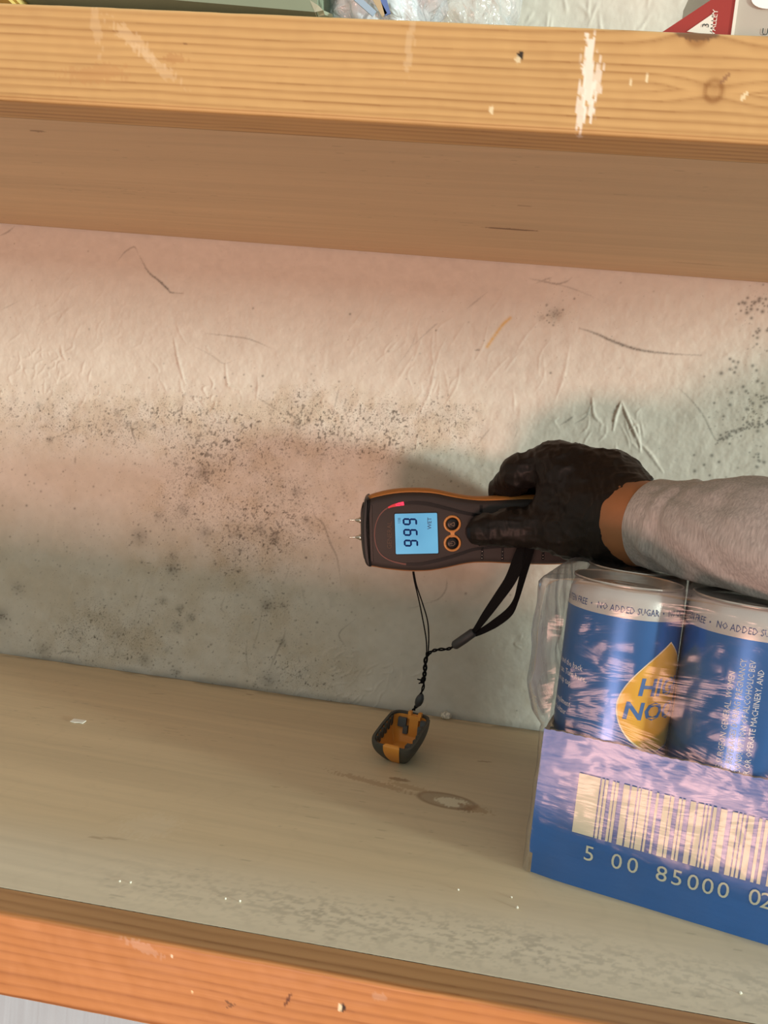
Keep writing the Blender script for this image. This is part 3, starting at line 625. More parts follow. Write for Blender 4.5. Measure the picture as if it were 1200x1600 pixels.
# shrink film round the whole case ---------------------------------------------
def film_material():
    m = bpy.data.materials.new('clear_film'); m.use_nodes = True; n = m.node_tree.nodes; L = m.node_tree.links; n.clear()
    o = n.new('ShaderNodeOutputMaterial'); tr = n.new('ShaderNodeBsdfTransparent'); gl = n.new('ShaderNodeBsdfGlossy'); df = n.new('ShaderNodeBsdfTranslucent'); d2 = n.new('ShaderNodeBsdfDiffuse')
    tr.inputs[0].default_value = (.95, .96, .96, 1); gl.inputs['Roughness'].default_value = .17; df.inputs[0].default_value = (.42, .42, .44, 1); d2.inputs[0].default_value = (.34, .35, .37, 1)
    lw = n.new('ShaderNodeLayerWeight'); lw.inputs['Blend'].default_value = .28
    t = n.new('ShaderNodeTexCoord'); mp = n.new('ShaderNodeMapping'); mp.inputs['Rotation'].default_value = (.2, .5, .3); mp.inputs['Scale'].default_value = (.35, 1, 1.4)
    nz = n.new('ShaderNodeTexNoise'); nz.inputs['Scale'].default_value = 26; nz.inputs['Detail'].default_value = 4; nz.inputs['Distortion'].default_value = 1.6
    bp = n.new('ShaderNodeBump'); bp.inputs['Strength'].default_value = .27; bp.inputs['Distance'].default_value = .0035
    L.new(t.outputs['Object'], mp.inputs[0]); L.new(mp.outputs[0], nz.inputs['Vector']); L.new(nz.outputs[0], bp.inputs['Height']); L.new(bp.outputs[0], gl.inputs['Normal']); L.new(bp.outputs[0], lw.inputs['Normal'])
    mx = n.new('ShaderNodeMixShader'); mx.inputs[0].default_value = .55; L.new(df.outputs[0], mx.inputs[1]); L.new(d2.outputs[0], mx.inputs[2])
    m1 = n.new('ShaderNodeMixShader')
    a = n.new('ShaderNodeAttribute'); a.attribute_name = 'stain'; L.new(a.outputs['Fac'], m1.inputs[0]); L.new(tr.outputs[0], m1.inputs[1]); L.new(mx.outputs[0], m1.inputs[2])
    r2 = n.new('ShaderNodeMapRange'); r2.inputs[3].default_value = .008; r2.inputs[4].default_value = .42; L.new(lw.outputs['Fresnel'], r2.inputs[0])
    m2 = n.new('ShaderNodeMixShader'); L.new(r2.outputs[0], m2.inputs[0]); L.new(m1.outputs[0], m2.inputs[1]); L.new(gl.outputs[0], m2.inputs[2]); L.new(m2.outputs[0], o.inputs[0])
    return m
def build_film():
    ns = 520; lv = [(.0008, 0)]+[(z, 0) for z in np.linspace(.004, .1385, 84)]
    top = [(.1405, .0010), (.1418, .0026), (.1425, .0050), (.1427, .009), (.1428, .015), (.1428, .024), (.1427, .036), (.1426, .050), (.1425, .065), (.1425, .0815)]
    rows = []
    per = 2*(W_+D_); H2 = []
    def outline(inset, z):
        a, b = W_/2-inset, D_/2-inset; rc = max(.002, min((.003 if z < TH else .012), .012)); rc = min(rc, a, b); rc = max(rc, .0005)
        pts = []
        for k in range(ns):
            s = (k/ns)*4; side = int(s); f = s-side
            if side == 0: q = np.array([-a+2*a*f, -b])
            elif side == 1: q = np.array([a, -b+2*b*f])
            elif side == 2: q = np.array([a-2*a*f, b])
            else: q = np.array([-a, b-2*b*f])
            c = np.clip(q, [-(a-rc), -(b-rc)], [a-rc, b-rc]); d = q-c; L_ = np.linalg.norm(d)
            if L_ > 1e-9: q = c+d/L_*rc
            pts.append(q)
        return np.array(pts)
    for (z, ins) in lv+top:
        P = outline(ins, z).copy(); k = np.arange(ns)/ns; nrm = np.zeros((ns, 2))
        T = np.roll(P, -1, 0)-np.roll(P, 1, 0); nrm = np.stack([T[:, 1], -T[:, 0]], 1); nrm /= np.linalg.norm(nrm, axis=1)[:, None]+1e-9
        off = np.full(ns, .0022)
        if ins == 0:
            off += .0009*(fbm(k*60, np.full(ns, z*60), 3)-.5)*2
            if z > TH:
                u = smooth01((z-TH)/.02); off += u*(.0012*(fbm(k*26+5, np.full(ns, z*45+2), 3)-.3))
                left = (P[:, 0] < -W_/2+.004)
                bul = math.sin(PI*min(1, max(0, (z-TH+.004)/(.1405-TH+.004))))**.7
                off += np.where(left, np.interp(z, [TH, .078, .092, .11, .13, .1425], [.001, .0055, .0085, .0085, .0095, .0100])+.003*bul*(fbm(P[:, 1]*70, np.full(ns, z*40), 3)-.5)*2, 0)
                corner = np.exp(-((P[:, 0]+W_/2)**2+(P[:, 1]+D_/2)**2)/(2*.010**2)); off += corner*.0045*bul
                front = (P[:, 1] < -D_/2+.004); scal = np.cos((P[:, 0]+W_/2-CN0)/SP*2*PI); off -= np.where(front, .0022*(1-scal)/2*u, 0)
                off += np.where(front, .001*(fbm(P[:, 0]*40+z*60, P[:, 0]*10-z*90, 3)-.5), 0)
        else: off += np.where(P[:, 0] < -W_/2+ins+.004, .0105*math.exp(-ins/.012), 0)
        Q = P+nrm*off[:, None]
        zz = np.full(ns, z)
        if ins > 0: zz = zz+.0011*(fbm(Q[:, 0]*60, Q[:, 1]*60, 3)-.35)+.0004
        rows.append(np.column_stack([Q, zz]))
    A = np.array(rows); nr = len(rows)
    # milky folds gather at the loose left end
    mask = .035+.05*np.clip(fbm(A[..., 0]*70+A[..., 1]*50, A[..., 2]*18+A[..., 1]*30, 4)-.45, 0, 1)*2
    lw_ = np.clip((-A[..., 0]-(W_/2-.002))/.008, 0, 1)*(A[..., 2] > TH); mask = mask+lw_*(.16+.9*np.clip(fbm(A[..., 1]*110, A[..., 2]*22+A[..., 1]*60, 3)-.42, 0, 1)*1.6)
    mask = mask+(A[..., 2] > .1400)*.10
    Rw = A[..., 0:1]*NV+A[..., 1:2]*MV+np.array([0, 0, 1.])*A[..., 2:3]+(pk(W_/2, D_/2, 0))
    Rw[..., 1] = np.minimum(Rw[..., 1], -.0035)             # pressed against the wall where the case meets it
    Q = grid_quads(nr, ns, wrap_v=True)
    cen = nr*ns; Vv = np.concatenate([Rw.reshape(-1, 3)])
    mk = np.clip(mask, 0, .75).reshape(-1, 1)*np.ones((1, 3))
    return fast_mesh('shrink_wrap', Vv, Q, film_material(), None, col=mk)
film = build_film(); tag(film, 'clear wrinkled plastic wrap stretched over the cans and blue tray', 'plastic wrap')
# twisted loose tail of film at the tray's lower left corner
tp = [at(836, 1368, .405), at(830, 1376, .401), at(826, 1382, .4), at(820, 1386, .402)]
tailm = mat('film_tail', (.75, .76, .76), .25, spec=.8)
v, f = tube(spline([p for p in tp], 6), np.linspace(.0010, .0004, 19), 6); mesh('film_tail', v, f, tailm, film)

# ================================================================ MOISTURE METER
TM = .490; MO = at(700, 830, TM); tl = math.radians(9); ro = math.radians(0.0)
Um = CR*math.cos(ro)+CU*math.sin(ro); Vm0 = -CR*math.sin(ro)+CU*math.cos(ro)
Wm = -CF*math.cos(tl)-Vm0*math.sin(tl); Vm = Vm0*math.cos(tl)-CF*math.sin(tl)
QM = TM/FPX
def ml(X, Y): "zoomed-crop pixel -> meter face coordinates"; return ((540+X/3.3333-700)*QM, (830-(660+Y/3.3333))*QM/math.cos(tl))
def mw(u, v, w_): return MO+Um*u+Vm*v+Wm*w_
meter = empty('moisture_meter', MO); tag(meter, 'dark grey and orange handheld moisture meter with lit blue screen, held to the wall', 'moisture meter')
def slab(name, outline, levels, m, parent, angle=50, cap_back=True):
    "outline = closed 2-D list; levels = (depth, inset)"
    P = np.array(outline); area2 = np.sum(P[:, 0]*np.roll(P[:, 1], -1)-np.roll(P[:, 0], -1)*P[:, 1])
    if area2 < 0: P = P[::-1]
    T = np.roll(P, -1, 0)-np.roll(P, 1, 0); N_ = np.stack([T[:, 1], -T[:, 0]], 1); N_ /= np.linalg.norm(N_, axis=1)[:, None]
    V, Fc = [], []; n = len(P)
    for w_, ins in levels:
        for q in P-N_*ins: V.append(mw(q[0], q[1], w_))
    for i in range(len(levels)-1):
        for k in range(n): Fc.append((i*n+k, i*n+(k+1) % n, (i+1)*n+(k+1) % n, (i+1)*n+k))
    Fc.append(tuple((len(levels)-1)*n+k for k in range(n))); Fc.append(tuple(range(n-1, -1, -1)))
    return mesh(name, V, Fc, m, parent, angle=angle)
rubber_or = mat('meter_orange', (.44, .19, .045), .55, spec=.3, bump=(400, .1, .0002))
dark_pl = mat('meter_grey', (.043, .037, .036), .5, spec=.25, bump=(1800, .25, .0001))
black_pl = mat('meter_black', (.007, .007, .008), .35, spec=.3)
cap_pl = mat('meter_cap_black', (.022, .023, .025), .5, spec=.4)
steel = mat('steel', (.62, .6, .56), .22, metal=1.0)
top = [(118, 402), (200, 374), (300, 360), (400, 359), (470, 366), (560, 385), (640, 399), (720, 403), (850, 398), (980, 396), (1120, 404), (1215, 420)]
bot = [(1215, 731), (1120, 743), (980, 743), (850, 738), (720, 733), (630, 740), (520, 764), (430, 778), (330, 779), (230, 770), (160, 758), (112, 745)]
left = [(104, 690), (94, 600), (93, 520), (99, 450)]
end = [(1235, 500), (1240, 580), (1235, 660)]
body_o = spline_closed([ml(*p) for p in top+end+bot+left], 5)
slab('back_shell', body_o, [(-.0245, .0035), (-.0235, .0016), (-.020, .0004), (-.010, -.0010), (-.0045, -.0008), (-.003, .0004)], rubber_or, meter)
top2 = [(118, 408), (200, 384), (300, 370), (400, 370), (470, 376), (560, 394), (640, 406), (720, 412), (850, 408), (980, 404), (1120, 412), (1205, 430)]
bot2 = [(1205, 728), (1120, 741), (980, 742), (850, 736), (720, 731), (630, 738), (520, 762), (430, 776), (330, 777), (230, 768), (160, 757), (118, 742)]
left2 = [(110, 690), (100, 600), (99, 520), (105, 450)]
end2 = [(1225, 500), (1230, 580), (1225, 660)]
face_o = spline_closed([ml(*p) for p in top2+end2+bot2+left2], 5)
slab('face_plate', face_o, [(-.0065, -.0002), (-.0028, -.0001), (-.0010, .0010), (-.0003, .0022), (0, .0040)], dark_pl, meter)
hc = [ml(*p) for p in [(102, 405), (122, 396), (132, 440), (121, 520), (122, 600), (128, 680), (136, 752), (108, 747), (92, 690), (86, 600), (85, 520), (92, 440)]]
slab('sensor_head', spline_closed(hc, 4), [(-.0235, .001), (-.021, 0), (-.002, 0), (.0004, .0006), (.0010, .0016)], cap_pl, meter)
hc2 = [ml(*p) for p in [(84, 443), (92, 440), (96, 520), (96, 600), (104, 712), (94, 716), (84, 660), (79, 600), (77, 520), (78, 470)]]
slab('end_plate', spline_closed(hc2, 4), [(-.0195, .0004), (-.018, 0), (-.004, 0), (-.0026, .0006)], cap_pl, meter)
for yy in (525, 617):
    u0, v0 = ml(78, yy); ax = lambda d: mw(u0-d, v0, -.0125)
    v, f = tube([ax(-.0008), ax(.0012), ax(.0016), ax(.0030), ax(.0034), ax(.0042), ax(.0072), ax(.0086)], [.0021, .0021, .0015, .0012, .0008, .00055, .00045, .00008], 12); mesh('pin', v, f, steel, meter)
def ribbon(name, pts, widths, w0, h, m, parent, seg=6, sm=True):
    P = spline(pts, seg) if sm else np.array(pts, float); n = len(P); wd = np.interp(np.linspace(0, 1, n), np.linspace(0, 1, len(widths)), widths)
    T = np.gradient(P, axis=0); T /= np.linalg.norm(T, axis=1)[:, None]; N_ = np.stack([-T[:, 1], T[:, 0]], 1); V, Fc = [], []
    for i in range(n):
        a, b = P[i]-N_[i]*wd[i]/2, P[i]+N_[i]*wd[i]/2; V += [mw(a[0], a[1], w0-.0003), mw(a[0], a[1], w0+h), mw(b[0], b[1], w0+h), mw(b[0], b[1], w0-.0003)]
    for i in range(n-1):
        for k in range(4): Fc.append((4*i+k, 4*i+(k+1) % 4, 4*i+4+(k+1) % 4, 4*i+4+k))
    Fc += [(0, 1, 2, 3), (4*n-1, 4*n-2, 4*n-3, 4*n-4)]
    return mesh(name, V, Fc, m, parent, smooth=False)
gr = black_pl
ribbon('trim_line', [ml(*p) for p in [(300, 424), (340, 419), (400, 421), (460, 432), (540, 452), (620, 472), (700, 485)]], [.0018, .0024, .0022, .0020], .0000, .0003, gr, meter)
ribbon('trim_line', [ml(*p) for p in [(316, 740), (380, 740), (440, 730), (520, 710), (600, 685), (660, 665), (720, 655), (800, 649), (900, 648), (1000, 648), (1100, 652)]], [.0018, .0022, .0020, .0014, .0010], .0000, .0003, gr, meter)
arcm = mat('light_guide', (.16, .06, .05), .25, spec=.6)
ribbon('light_guide', [ml(*p) for p in [(232, 437), (200, 458), (175, 488), (158, 530), (151, 580), (156, 630), (172, 672), (200, 702), (245, 725), (300, 738), (316, 740)]], [.0009, .0006, .0006, .0007, .0012], 0, .0003, arcm, meter)
led = mat('led_red', (.6, .02, .05), .3, emit=((1.0, .03, .09), 1.25)); led2 = mat('led_red_dim', (.4, .03, .04), .3, emit=((1.0, .02, .04), .35))
ribbon('led_bar', [ml(*p) for p in [(262, 430), (280, 426), (303, 422)]], [.0016, .0021, .0023], .0001, .00035, led, meter)
ribbon('led_bar', [ml(*p) for p in [(222, 444), (240, 436), (262, 430)]], [.0010, .0014, .0020], .0001, .0003, led2, meter)
for tx in (268, 277, 286):
    a, b = ml(tx, 423), ml(tx+1, 433); ribbon('led_divider', [a, b], [.0003, .0003], .0003, .00025, black_pl, meter, sm=False)
# screen ------------------------------------------------------------------------
def rect_part(name, cs, w0, h, m, parent, rc=.0006):
    P = []
    c = np.array([ml(*q) for q in cs]); n = len(c)
    for i in range(n):
        a, b, d = c[i-1], c[i], c[(i+1) % n]; u1 = (a-b)/np.linalg.norm(a-b); u2 = (d-b)/np.linalg.norm(d-b)
        for t in np.linspace(0, 1, 5): P.append((1-t)**2*(b+u1*rc)+2*t*(1-t)*b+t*t*(b+u2*rc))
    P = np.array(P)
    A2 = np.sum(P[:, 0]*np.roll(P[:, 1], -1)-np.roll(P[:, 0], -1)*P[:, 1]); P = P if A2 > 0 else P[::-1]
    V = [mw(q[0], q[1], w0-.0004) for q in P]+[mw(q[0], q[1], w0+h) for q in P]; n = len(P)
    return mesh(name, V, [(k, (k+1) % n, n+(k+1) % n, n+k) for k in range(n)]+[tuple(n+k for k in range(n))], m, parent, smooth=False)
rect_part('screen_bezel', [(249, 471), (479, 466), (489, 687), (258, 692)], 0, .0002, black_pl, meter, .0012)
scr = bpy.data.materials.new('screen_light'); scr.use_nodes = True; n_ = scr.node_tree.nodes; L_ = scr.node_tree.links; b_ = n_['Principled BSDF']
b_.inputs['Base Color'].default_value = (.02, .05, .07, 1); b_.inputs['Roughness'].default_value = .25
t_ = n_.new('ShaderNodeTexCoord'); z_ = n_.new('ShaderNodeTexNoise'); z_.inputs['Scale'].default_value = 30; rp = n_.new('ShaderNodeValToRGB')
rp.color_ramp.elements[0].color = (.085, .315, .52, 1); rp.color_ramp.elements[0].position = .35; rp.color_ramp.elements[1].color = (.15, .46, .68, 1); rp.color_ramp.elements[1].position = .7
L_.new(t_.outputs['Object'], z_.inputs['Vector']); L_.new(z_.outputs[0], rp.inputs[0]); L_.new(rp.outputs[0], b_.inputs['Emission Color']); b_.inputs['Emission Strength'].default_value = 1.0
rect_part('screen', [(255, 476), (475, 471), (484, 682), (262, 687)], .0002, .0002, scr, meter, .0008)
# seven-segment readout, turned a quarter turn like the meter
lcd = mat('lcd_segment', (.008, .03, .17), .8, spec=.1); lcdf = mat('lcd_faint', (.03, .10, .26), .5)
def z8(X, Y): return ml((550+X/6.3158-540)*3.3333, (760+Y/6.3158-660)*3.3333)        # coordinates of the closer crop
segs = []
def seg(a, b, wd=.0012):
    a, b = np.array(a), np.array(b); d = (b-a)/np.linalg.norm(b-a); nn = np.array([-d[1], d[0]]); tip = wd*.5
    P = [a, a+d*tip+nn*wd/2, b-d*tip+nn*wd/2, b, b-d*tip-nn*wd/2, a+d*tip-nn*wd/2]; return [mw(q[0], q[1], .00052) for q in P], [(5, 4, 3, 2, 1, 0)]
for k, (X0, Y0) in enumerate([(507, 320), (513, 426), (519, 532)]):
    A, B, C_ = (X0, Y0), (X0+62, Y0+2), (X0+124, Y0+4); A2, B2, C2 = (X0+3, Y0+52), (X0+65, Y0+54), (X0+127, Y0+58)
    for s_, e_ in [(A, B), (B, C_), (A2, B2), (A, A2), (B, B2), (C_, C2)]: segs.append(seg(z8(*s_), z8(*e_)))
v, f = join(*segs); mesh('readout_digits', v, f, lcd, meter, smooth=False)
def meter_text(name, s, X, Y, size, m, w0, flip=-1, bold=0):
    tv, tf = text_geo(s, size, 'CENTER', 2, bold); c = ml(X, Y)
    return mesh(name, [mw(c[0]-y, c[1]+x, w0) for x, y in tv], tf, m, meter, smooth=False)
meter_text('wet_text', 'WET', 446, 525, .0036, lcdf, .00052, bold=.00004); meter_text('scale_text', '108', 286, 512, .0026, lcdf, .00052)
meter_text('brand_text', 'GENERAL', 240, 587, .0042, mat('faded_print', (.085, .050, .030), .5), .00025)
# buttons -------------------------------------------------------------------
def disc_stack(c, prof, seg=40):
    V = [mw(c[0]+r*math.cos(2*PI*k/seg), c[1]+r*math.sin(2*PI*k/seg), w_) for r, w_ in prof for k in range(seg)]
    Fc = [(i*seg+k, i*seg+(k+1) % seg, (i+1)*seg+(k+1) % seg, (i+1)*seg+k) for i in range(len(prof)-1) for k in range(seg)]
    return V, Fc+[tuple((len(prof)-1)*seg+k for k in range(seg))]
pad = []
c1, c2 = ml(555, 528), ml(557, 628); P1, P2 = ml(543, 570), ml(572, 570); P3, P4 = ml(573, 588), ml(544, 588)
for c in (c1, c2):
    V = disc_stack(c, [(.0056, -.0005), (.0056, .0006), (.0052, .0011), (.0047, .0012), (.0042, .0008), (.0038, -.0002)]); pad.append(V)
nk = [ml(*p) for p in [(535, 562), (546, 574), (547, 584), (536, 597), (577, 597), (567, 584), (567, 574), (576, 562)]]
pad.append(([mw(q[0], q[1], .0003) for q in nk]+[mw(q[0], q[1], .0009) for q in nk], [(8, 9, 10, 11, 12, 13, 14, 15)]+[(k, (k+1) % 8, 8+(k+1) % 8, 8+k) for k in range(8)]))
v, f = join(*pad); ringm = mat('button_ring', (.66, .30, .09), .45)
mesh('button_surround', v, f, ringm, meter, angle=40)
sym = mat('button_symbol', (.22, .15, .10), .5)
for i, c in enumerate((c1, c2)):
    v, f = disc_stack(c, [(.0039, -.0003), (.0039, .0010), (.0034, .0015), (.002, .0017), (.0005, .0017)]); bt = mesh('button', v, f, black_pl, meter, angle=40)
    if i == 0:
        tri = [(-.0015, 0), (.0012, .0013), (.0012, -.0013)]; pts = [np.array(p)+c for p in [(-.0016, 0), (.0011, .0013), (.0011, -.0013), (-.0016, 0)]]
        sg = [seg(pts[k], pts[k+1], .00035) for k in range(3)]; v, f = join(*sg); v = [p+Wm*.0013 for p in v]
    else:
        A_ = [np.array([.0014*math.cos(a), .0014*math.sin(a)])+c for a in np.linspace(-2.5, 2.5, 14)]; sg = [seg(A_[k], A_[k+1], .00035) for k in range(13)]+[seg(np.array([-.0018, 0])+c, np.array([0, 0])+c, .00035)]
        v, f = join(*sg); v = [p+Wm*.0013 for p in v]
    o = mesh('button_symbol', v, f, sym, bt, smooth=False)
for tx in (713, 820, 1032):
    sl = ribbon('grip_slot', [ml(tx, 652), ml(tx, 718)], [.0016, .0016], 0, .0003, black_pl, meter, sm=False)
    for ty in (673, 692, 708):
        c = ml(tx, ty); v, f = disc_stack(c, [(.00042, .0002), (.0003, .0006), (.0001, .0007)], 10); mesh('slot_stud', v, f, steel, sl)
ribbon('grip_slot', [ml(703, 432), ml(703, 468)], [.0018, .0018], 0, .0003, black_pl, meter, sm=False)
reroot(meter)
bpy.context.view_layer.update()
for c in meter.children:
    for g in c.children: g.matrix_parent_inverse = c.matrix_world.inverted()

# ================================================================ PERSON: arm, glove, sleeve
def A_(px, py, t): return at(px, py, t)
def rr(px, t): return px*t/FPX
glove_bones = [
    ((985, 820, .432), (940, 800, .450), 67, 62), ((940, 800, .450), (905, 775, .462), 58, 50), ((950, 760, .456), (885, 738, .468), 54, 46), ((1000, 800, .430), (950, 762, .456), 52, 54),
    ((885, 738, .468), (866, 724, .474), 44, 32), ((900, 770, .485), (960, 800, .470), 44, 48), ((905, 790, .500), (965, 815, .470), 40, 50),
    # index finger: over the top side and down behind the meter
    ((870, 722, .472), (812, 738, .484), 31, 27), ((812, 738, .484), (790, 765, .506), 27, 25), ((790, 765, .506), (792, 805, .527), 24, 20),
    # middle, ring, little behind
    ((885, 735, .492), (838, 752, .512), 30, 26), ((838, 752, .512), (826, 800, .530), 23, 20), ((826, 800, .530), (840, 835, .531), 20, 19),
    ((905, 760, .502), (868, 785, .522), 30, 24), ((868, 785, .522), (858, 830, .532), 22, 20), ((858, 830, .532), (872, 855, .531), 20, 18),
    ((930, 785, .505), (905, 810, .524), 28, 22), ((905, 810, .524), (898, 850, .530), 21, 18),
    # thenar and thumb across the face
    ((950, 838, .440), (890, 832, .458), 40, 38), ((890, 830, .458), (850, 824, .470), 37, 31), ((850, 824, .4695), (800, 824, .4775), 31, 27), ((800, 824, .4775), (753, 829, .4800), 27, 25),
    ((862, 790, .468), (880, 760, .466), 26, 30), ((1000, 850, .436), (900, 850, .462), 33, 20), ((1020, 852, .434), (960, 850, .450), 32, 32)]
def hand_sdf(P, shrink=0.0, bones=None, k=.007):
    d = None
    for i, (a, b, ra, rb) in enumerate(bones):
        pa, pb = A_(*a), A_(*b); q = rcone(P, pa, pb, rr(ra, a[2])-shrink, rr(rb, b[2])-shrink)
        kk = k if (i < 7 or i >= 18) else .0035
        d = q if d is None else smin(d, q, kk)
    return d
def to_cam(P):
    d = P-CAM; t = d@CF; return 600+FPX*(d@CR)/t, 800-FPX*(d@CU)/t, t
def glove_d(P):
    d = hand_sdf(P, 0, glove_bones)
    px, py, t = to_cam(P)
    xc = np.interp(py, [700, 745, 756, 776, 796, 820, 848, 866, 876, 886], [1046, 1044, 1002, 968, 946, 939, 944, 960, 985, 1024])
    far = smooth01((t-.425-.012*(1))/.012); xc = xc*(1-far)+1036*far
    g = (px-xc)*.00036
    return -smin(-d, -g, .0012)
lo = np.array([1e9]*3); hi = -lo
for a, b, ra, rb in glove_bones:
    for q, r in ((a, ra), (b, rb)):
        p = A_(*q); lo = np.minimum(lo, p-rr(r, q[2])-.004); hi = np.maximum(hi, p+rr(r, q[2])+.004)
V, Q = sdf_mesh(glove_d, lo, hi, .0011)
def normals_of(V, Q):
    n = np.cross(V[Q[:, 2]]-V[Q[:, 0]], V[Q[:, 3]]-V[Q[:, 1]]); N_ = np.zeros_like(V)
    for k in range(4): np.add.at(N_, Q[:, k], n)
    return N_/(np.linalg.norm(N_, axis=1)[:, None]+1e-12)
for it in range(2):                                            # relax the grid steps away
    S_ = np.zeros_like(V); C2_ = np.zeros(len(V))
    for k in range(4):
        np.add.at(S_, Q[:, k], V[Q[:, (k+1) % 4]]); np.add.at(C2_, Q[:, k], 1); np.add.at(S_, Q[:, k], V[Q[:, (k-1) % 4]]); np.add.at(C2_, Q[:, k], 1)
    V = V*.4+.6*S_/C2_[:, None]
N_ = normals_of(V, Q); L3 = np.stack([(V-CAM)@CR, (V-CAM)@CU, (V-CAM)@CF], -1)
rid = lambda s, o: 1-np.abs(2*vn3(L3*np.array(s)+o)-1)
disp = .0009*(rid((150, 90, 90), 3.)**2-.45)+.0007*(rid((340, 150, 160), 9.)**2-.4)+.0006*(rid((90, 260, 120), 20.)**3-.3)
pxv, pyv, tv_ = to_cam(V); xcv = np.interp(pyv, [700, 745, 756, 776, 796, 820, 848, 866, 876, 886], [1046, 1044, 1002, 968, 946, 939, 944, 960, 985, 1024])
disp = disp*smooth01((xcv-pxv-2)/26)
V = V+N_*disp[:, None]
person = empty('person', A_(985, 820, .43)); tag(person, 'arm of a person in grey heather sleeve and black glove, gripping the meter', 'person')
glm = mat('black_nitrile', (.0075, .006, .0055), .5, spec=.28, bump=(120, .35, .0015, (1.6, .8, 1)))
fast_mesh('glove', V, Q, glm, person)
arm_bones = [(a, b, ra, rb) for a, b, ra, rb in glove_bones]
def arm_d(P):
    d = hand_sdf(P, .0016, arm_bones)
    for a, b, ra, rb in [((940, 800, .450), (1000, 818, .425), 52, 59), ((1000, 818, .425), (1080, 832, .400), 60, 66), ((1080, 832, .400), (1200, 848, .366), 66, 78)]:
        d = smin(d, rcone(P, A_(*a), A_(*b), rr(ra, a[2]), rr(rb, b[2])), .006)
    return d
hi2 = np.maximum(hi, A_(1215, 740, .36)+.01); lo2 = np.minimum(lo, A_(1230, 940, .36)-.012); lo2 = np.minimum(lo2, A_(1200, 848, .366)-.03); hi2 = np.maximum(hi2, A_(1200, 848, .366)+.03)
V, Q = sdf_mesh(arm_d, lo2, hi2, .0016)
skin = mat('skin', (.33, .145, .062), .5, spec=.4, noise=(90, .08), bump=(500, .15, .0004))
fast_mesh('arm', V, Q, skin, person)
# sleeve
cl = spline([(1026, 820, .4190), (1050, 825, .409), (1085, 832, .396), (1150, 842, .374), (1260, 858, .346), (1420, 880, .322), (1700, 915, .300), (2150, 985, .285), (2800, 1080, .270)], 22)
rad_px = np.interp(cl[:, 0], [1026, 1050, 1085, 1150, 1260, 1420, 1700, 2150, 2800], [72, 75, 80, 94, 110, 128, 158, 185, 215])
C3 = np.array([A_(*q) for q in cl]); RR = rad_px*cl[:, 2]/FPX
T = np.gradient(C3, axis=0); T /= np.linalg.norm(T, axis=1)[:, None]; ns = 120
up = CU-T*(T@CU)[:, None]; up /= np.linalg.norm(up, axis=1)[:, None]; sd = np.cross(T, up)
th = np.arange(ns)/ns*2*PI; arc = np.concatenate([[0], np.cumsum(np.linalg.norm(np.diff(C3, axis=0), axis=1))])
rings = []
nR = len(C3)
for i in range(nR):
    s = arc[i]; fold = .0028*(fbm(np.cos(th)*2.2+s*45+4, np.sin(th)*2.2+s*24, 3)-.5)*2*smooth01(s/.012)
    fold += .0010*np.exp(-((s-.016-.004*np.cos(th))/.0035)**2)-.0007*np.exp(-((s-.022-.004*np.cos(th))/.002)**2)
    rr_ = RR[i]+fold
    if i == 0: rr_ = rr_-.0004
    P = C3[i]+(np.cos(th)*rr_)[:, None]*up[i]+(np.sin(th)*rr_)[:, None]*sd[i]; rings.append(P)
inner = []
for k, i in enumerate([6, 4, 2, 1, 0]):
    inner.append(C3[i]+(np.cos(th)*(RR[i]-.0022))[:, None]*up[i]+(np.sin(th)*(RR[i]-.0022))[:, None]*sd[i])
edge = C3[0]-T[0]*.0009+(np.cos(th)*(RR[0]-.0012))[:, None]*up[0]+(np.sin(th)*(RR[0]-.0012))[:, None]*sd[0]
A = np.array(inner+[edge]+rings+[C3[-1]+(rings[-1]-C3[-1])*.5, C3[-1]+(rings[-1]-C3[-1])*.01])
A[..., 2] = np.where(A[..., 2] < .1452, .1452-(.1452-A[..., 2])*.04, A[..., 2])          # the cloth flattens where it lies on the wrapped cans
Vs = A.reshape(-1, 3); Qs = grid_quads(len(A), ns, wrap_v=True)
heather = mat('heather_grey', (.42, .40, .385), .9, spec=.15, sheen=.15, noise=(1000, .22, (1, 1, .16)), bump=(1100, .5, .0005, (1, 1, .3)))
fast_mesh('sleeve', Vs, Qs, heather, person)
reroot(person)

# ================================================================ LANYARD AND CAP
strapm = mat('woven_black', (.005, .005, .0055), .85, spec=.12, bump=(1500, .6, .0004)); togm = mat('toggle_rubber', (.03, .033, .036), .55)
lan = empty('wrist_strap', A_(738, 990, .50)); tag(lan, 'black woven wrist strap hanging from the hand, with toggle, cord and bead', 'wrist strap')
def band(name, pts, parent):
    "pts: (px, py, t, width px, twist)"
    P = spline(pts, 9); V, Fc = [], []; C_ = np.array([A_(*p[:3]) for p in P]); T = np.gradient(C_, axis=0); T /= np.linalg.norm(T, axis=1)[:, None]
    for i, p in enumerate(P):
        sdv = np.cross(CF, T[i]); sdv /= np.linalg.norm(sdv); nn = np.cross(T[i], sdv); a = p[4]; d = sdv*math.cos(a)+nn*math.sin(a); e_ = -sdv*math.sin(a)+nn*math.cos(a)
        hw = p[3]*p[2]/FPX/2; th_ = .0006
        V += [C_[i]-d*hw-e_*th_, C_[i]+d*hw-e_*th_, C_[i]+d*hw+e_*th_, C_[i]-d*hw+e_*th_]
    n = len(P)
    for i in range(n-1):
        for k in range(4): Fc.append((4*i+k, 4*i+(k+1) % 4, 4*i+4+(k+1) % 4, 4*i+4+k))
    Fc += [(0, 3, 2, 1), (4*n-4, 4*n-3, 4*n-2, 4*n-1)]
    return mesh(name, V, Fc, strapm, parent, smooth=False)
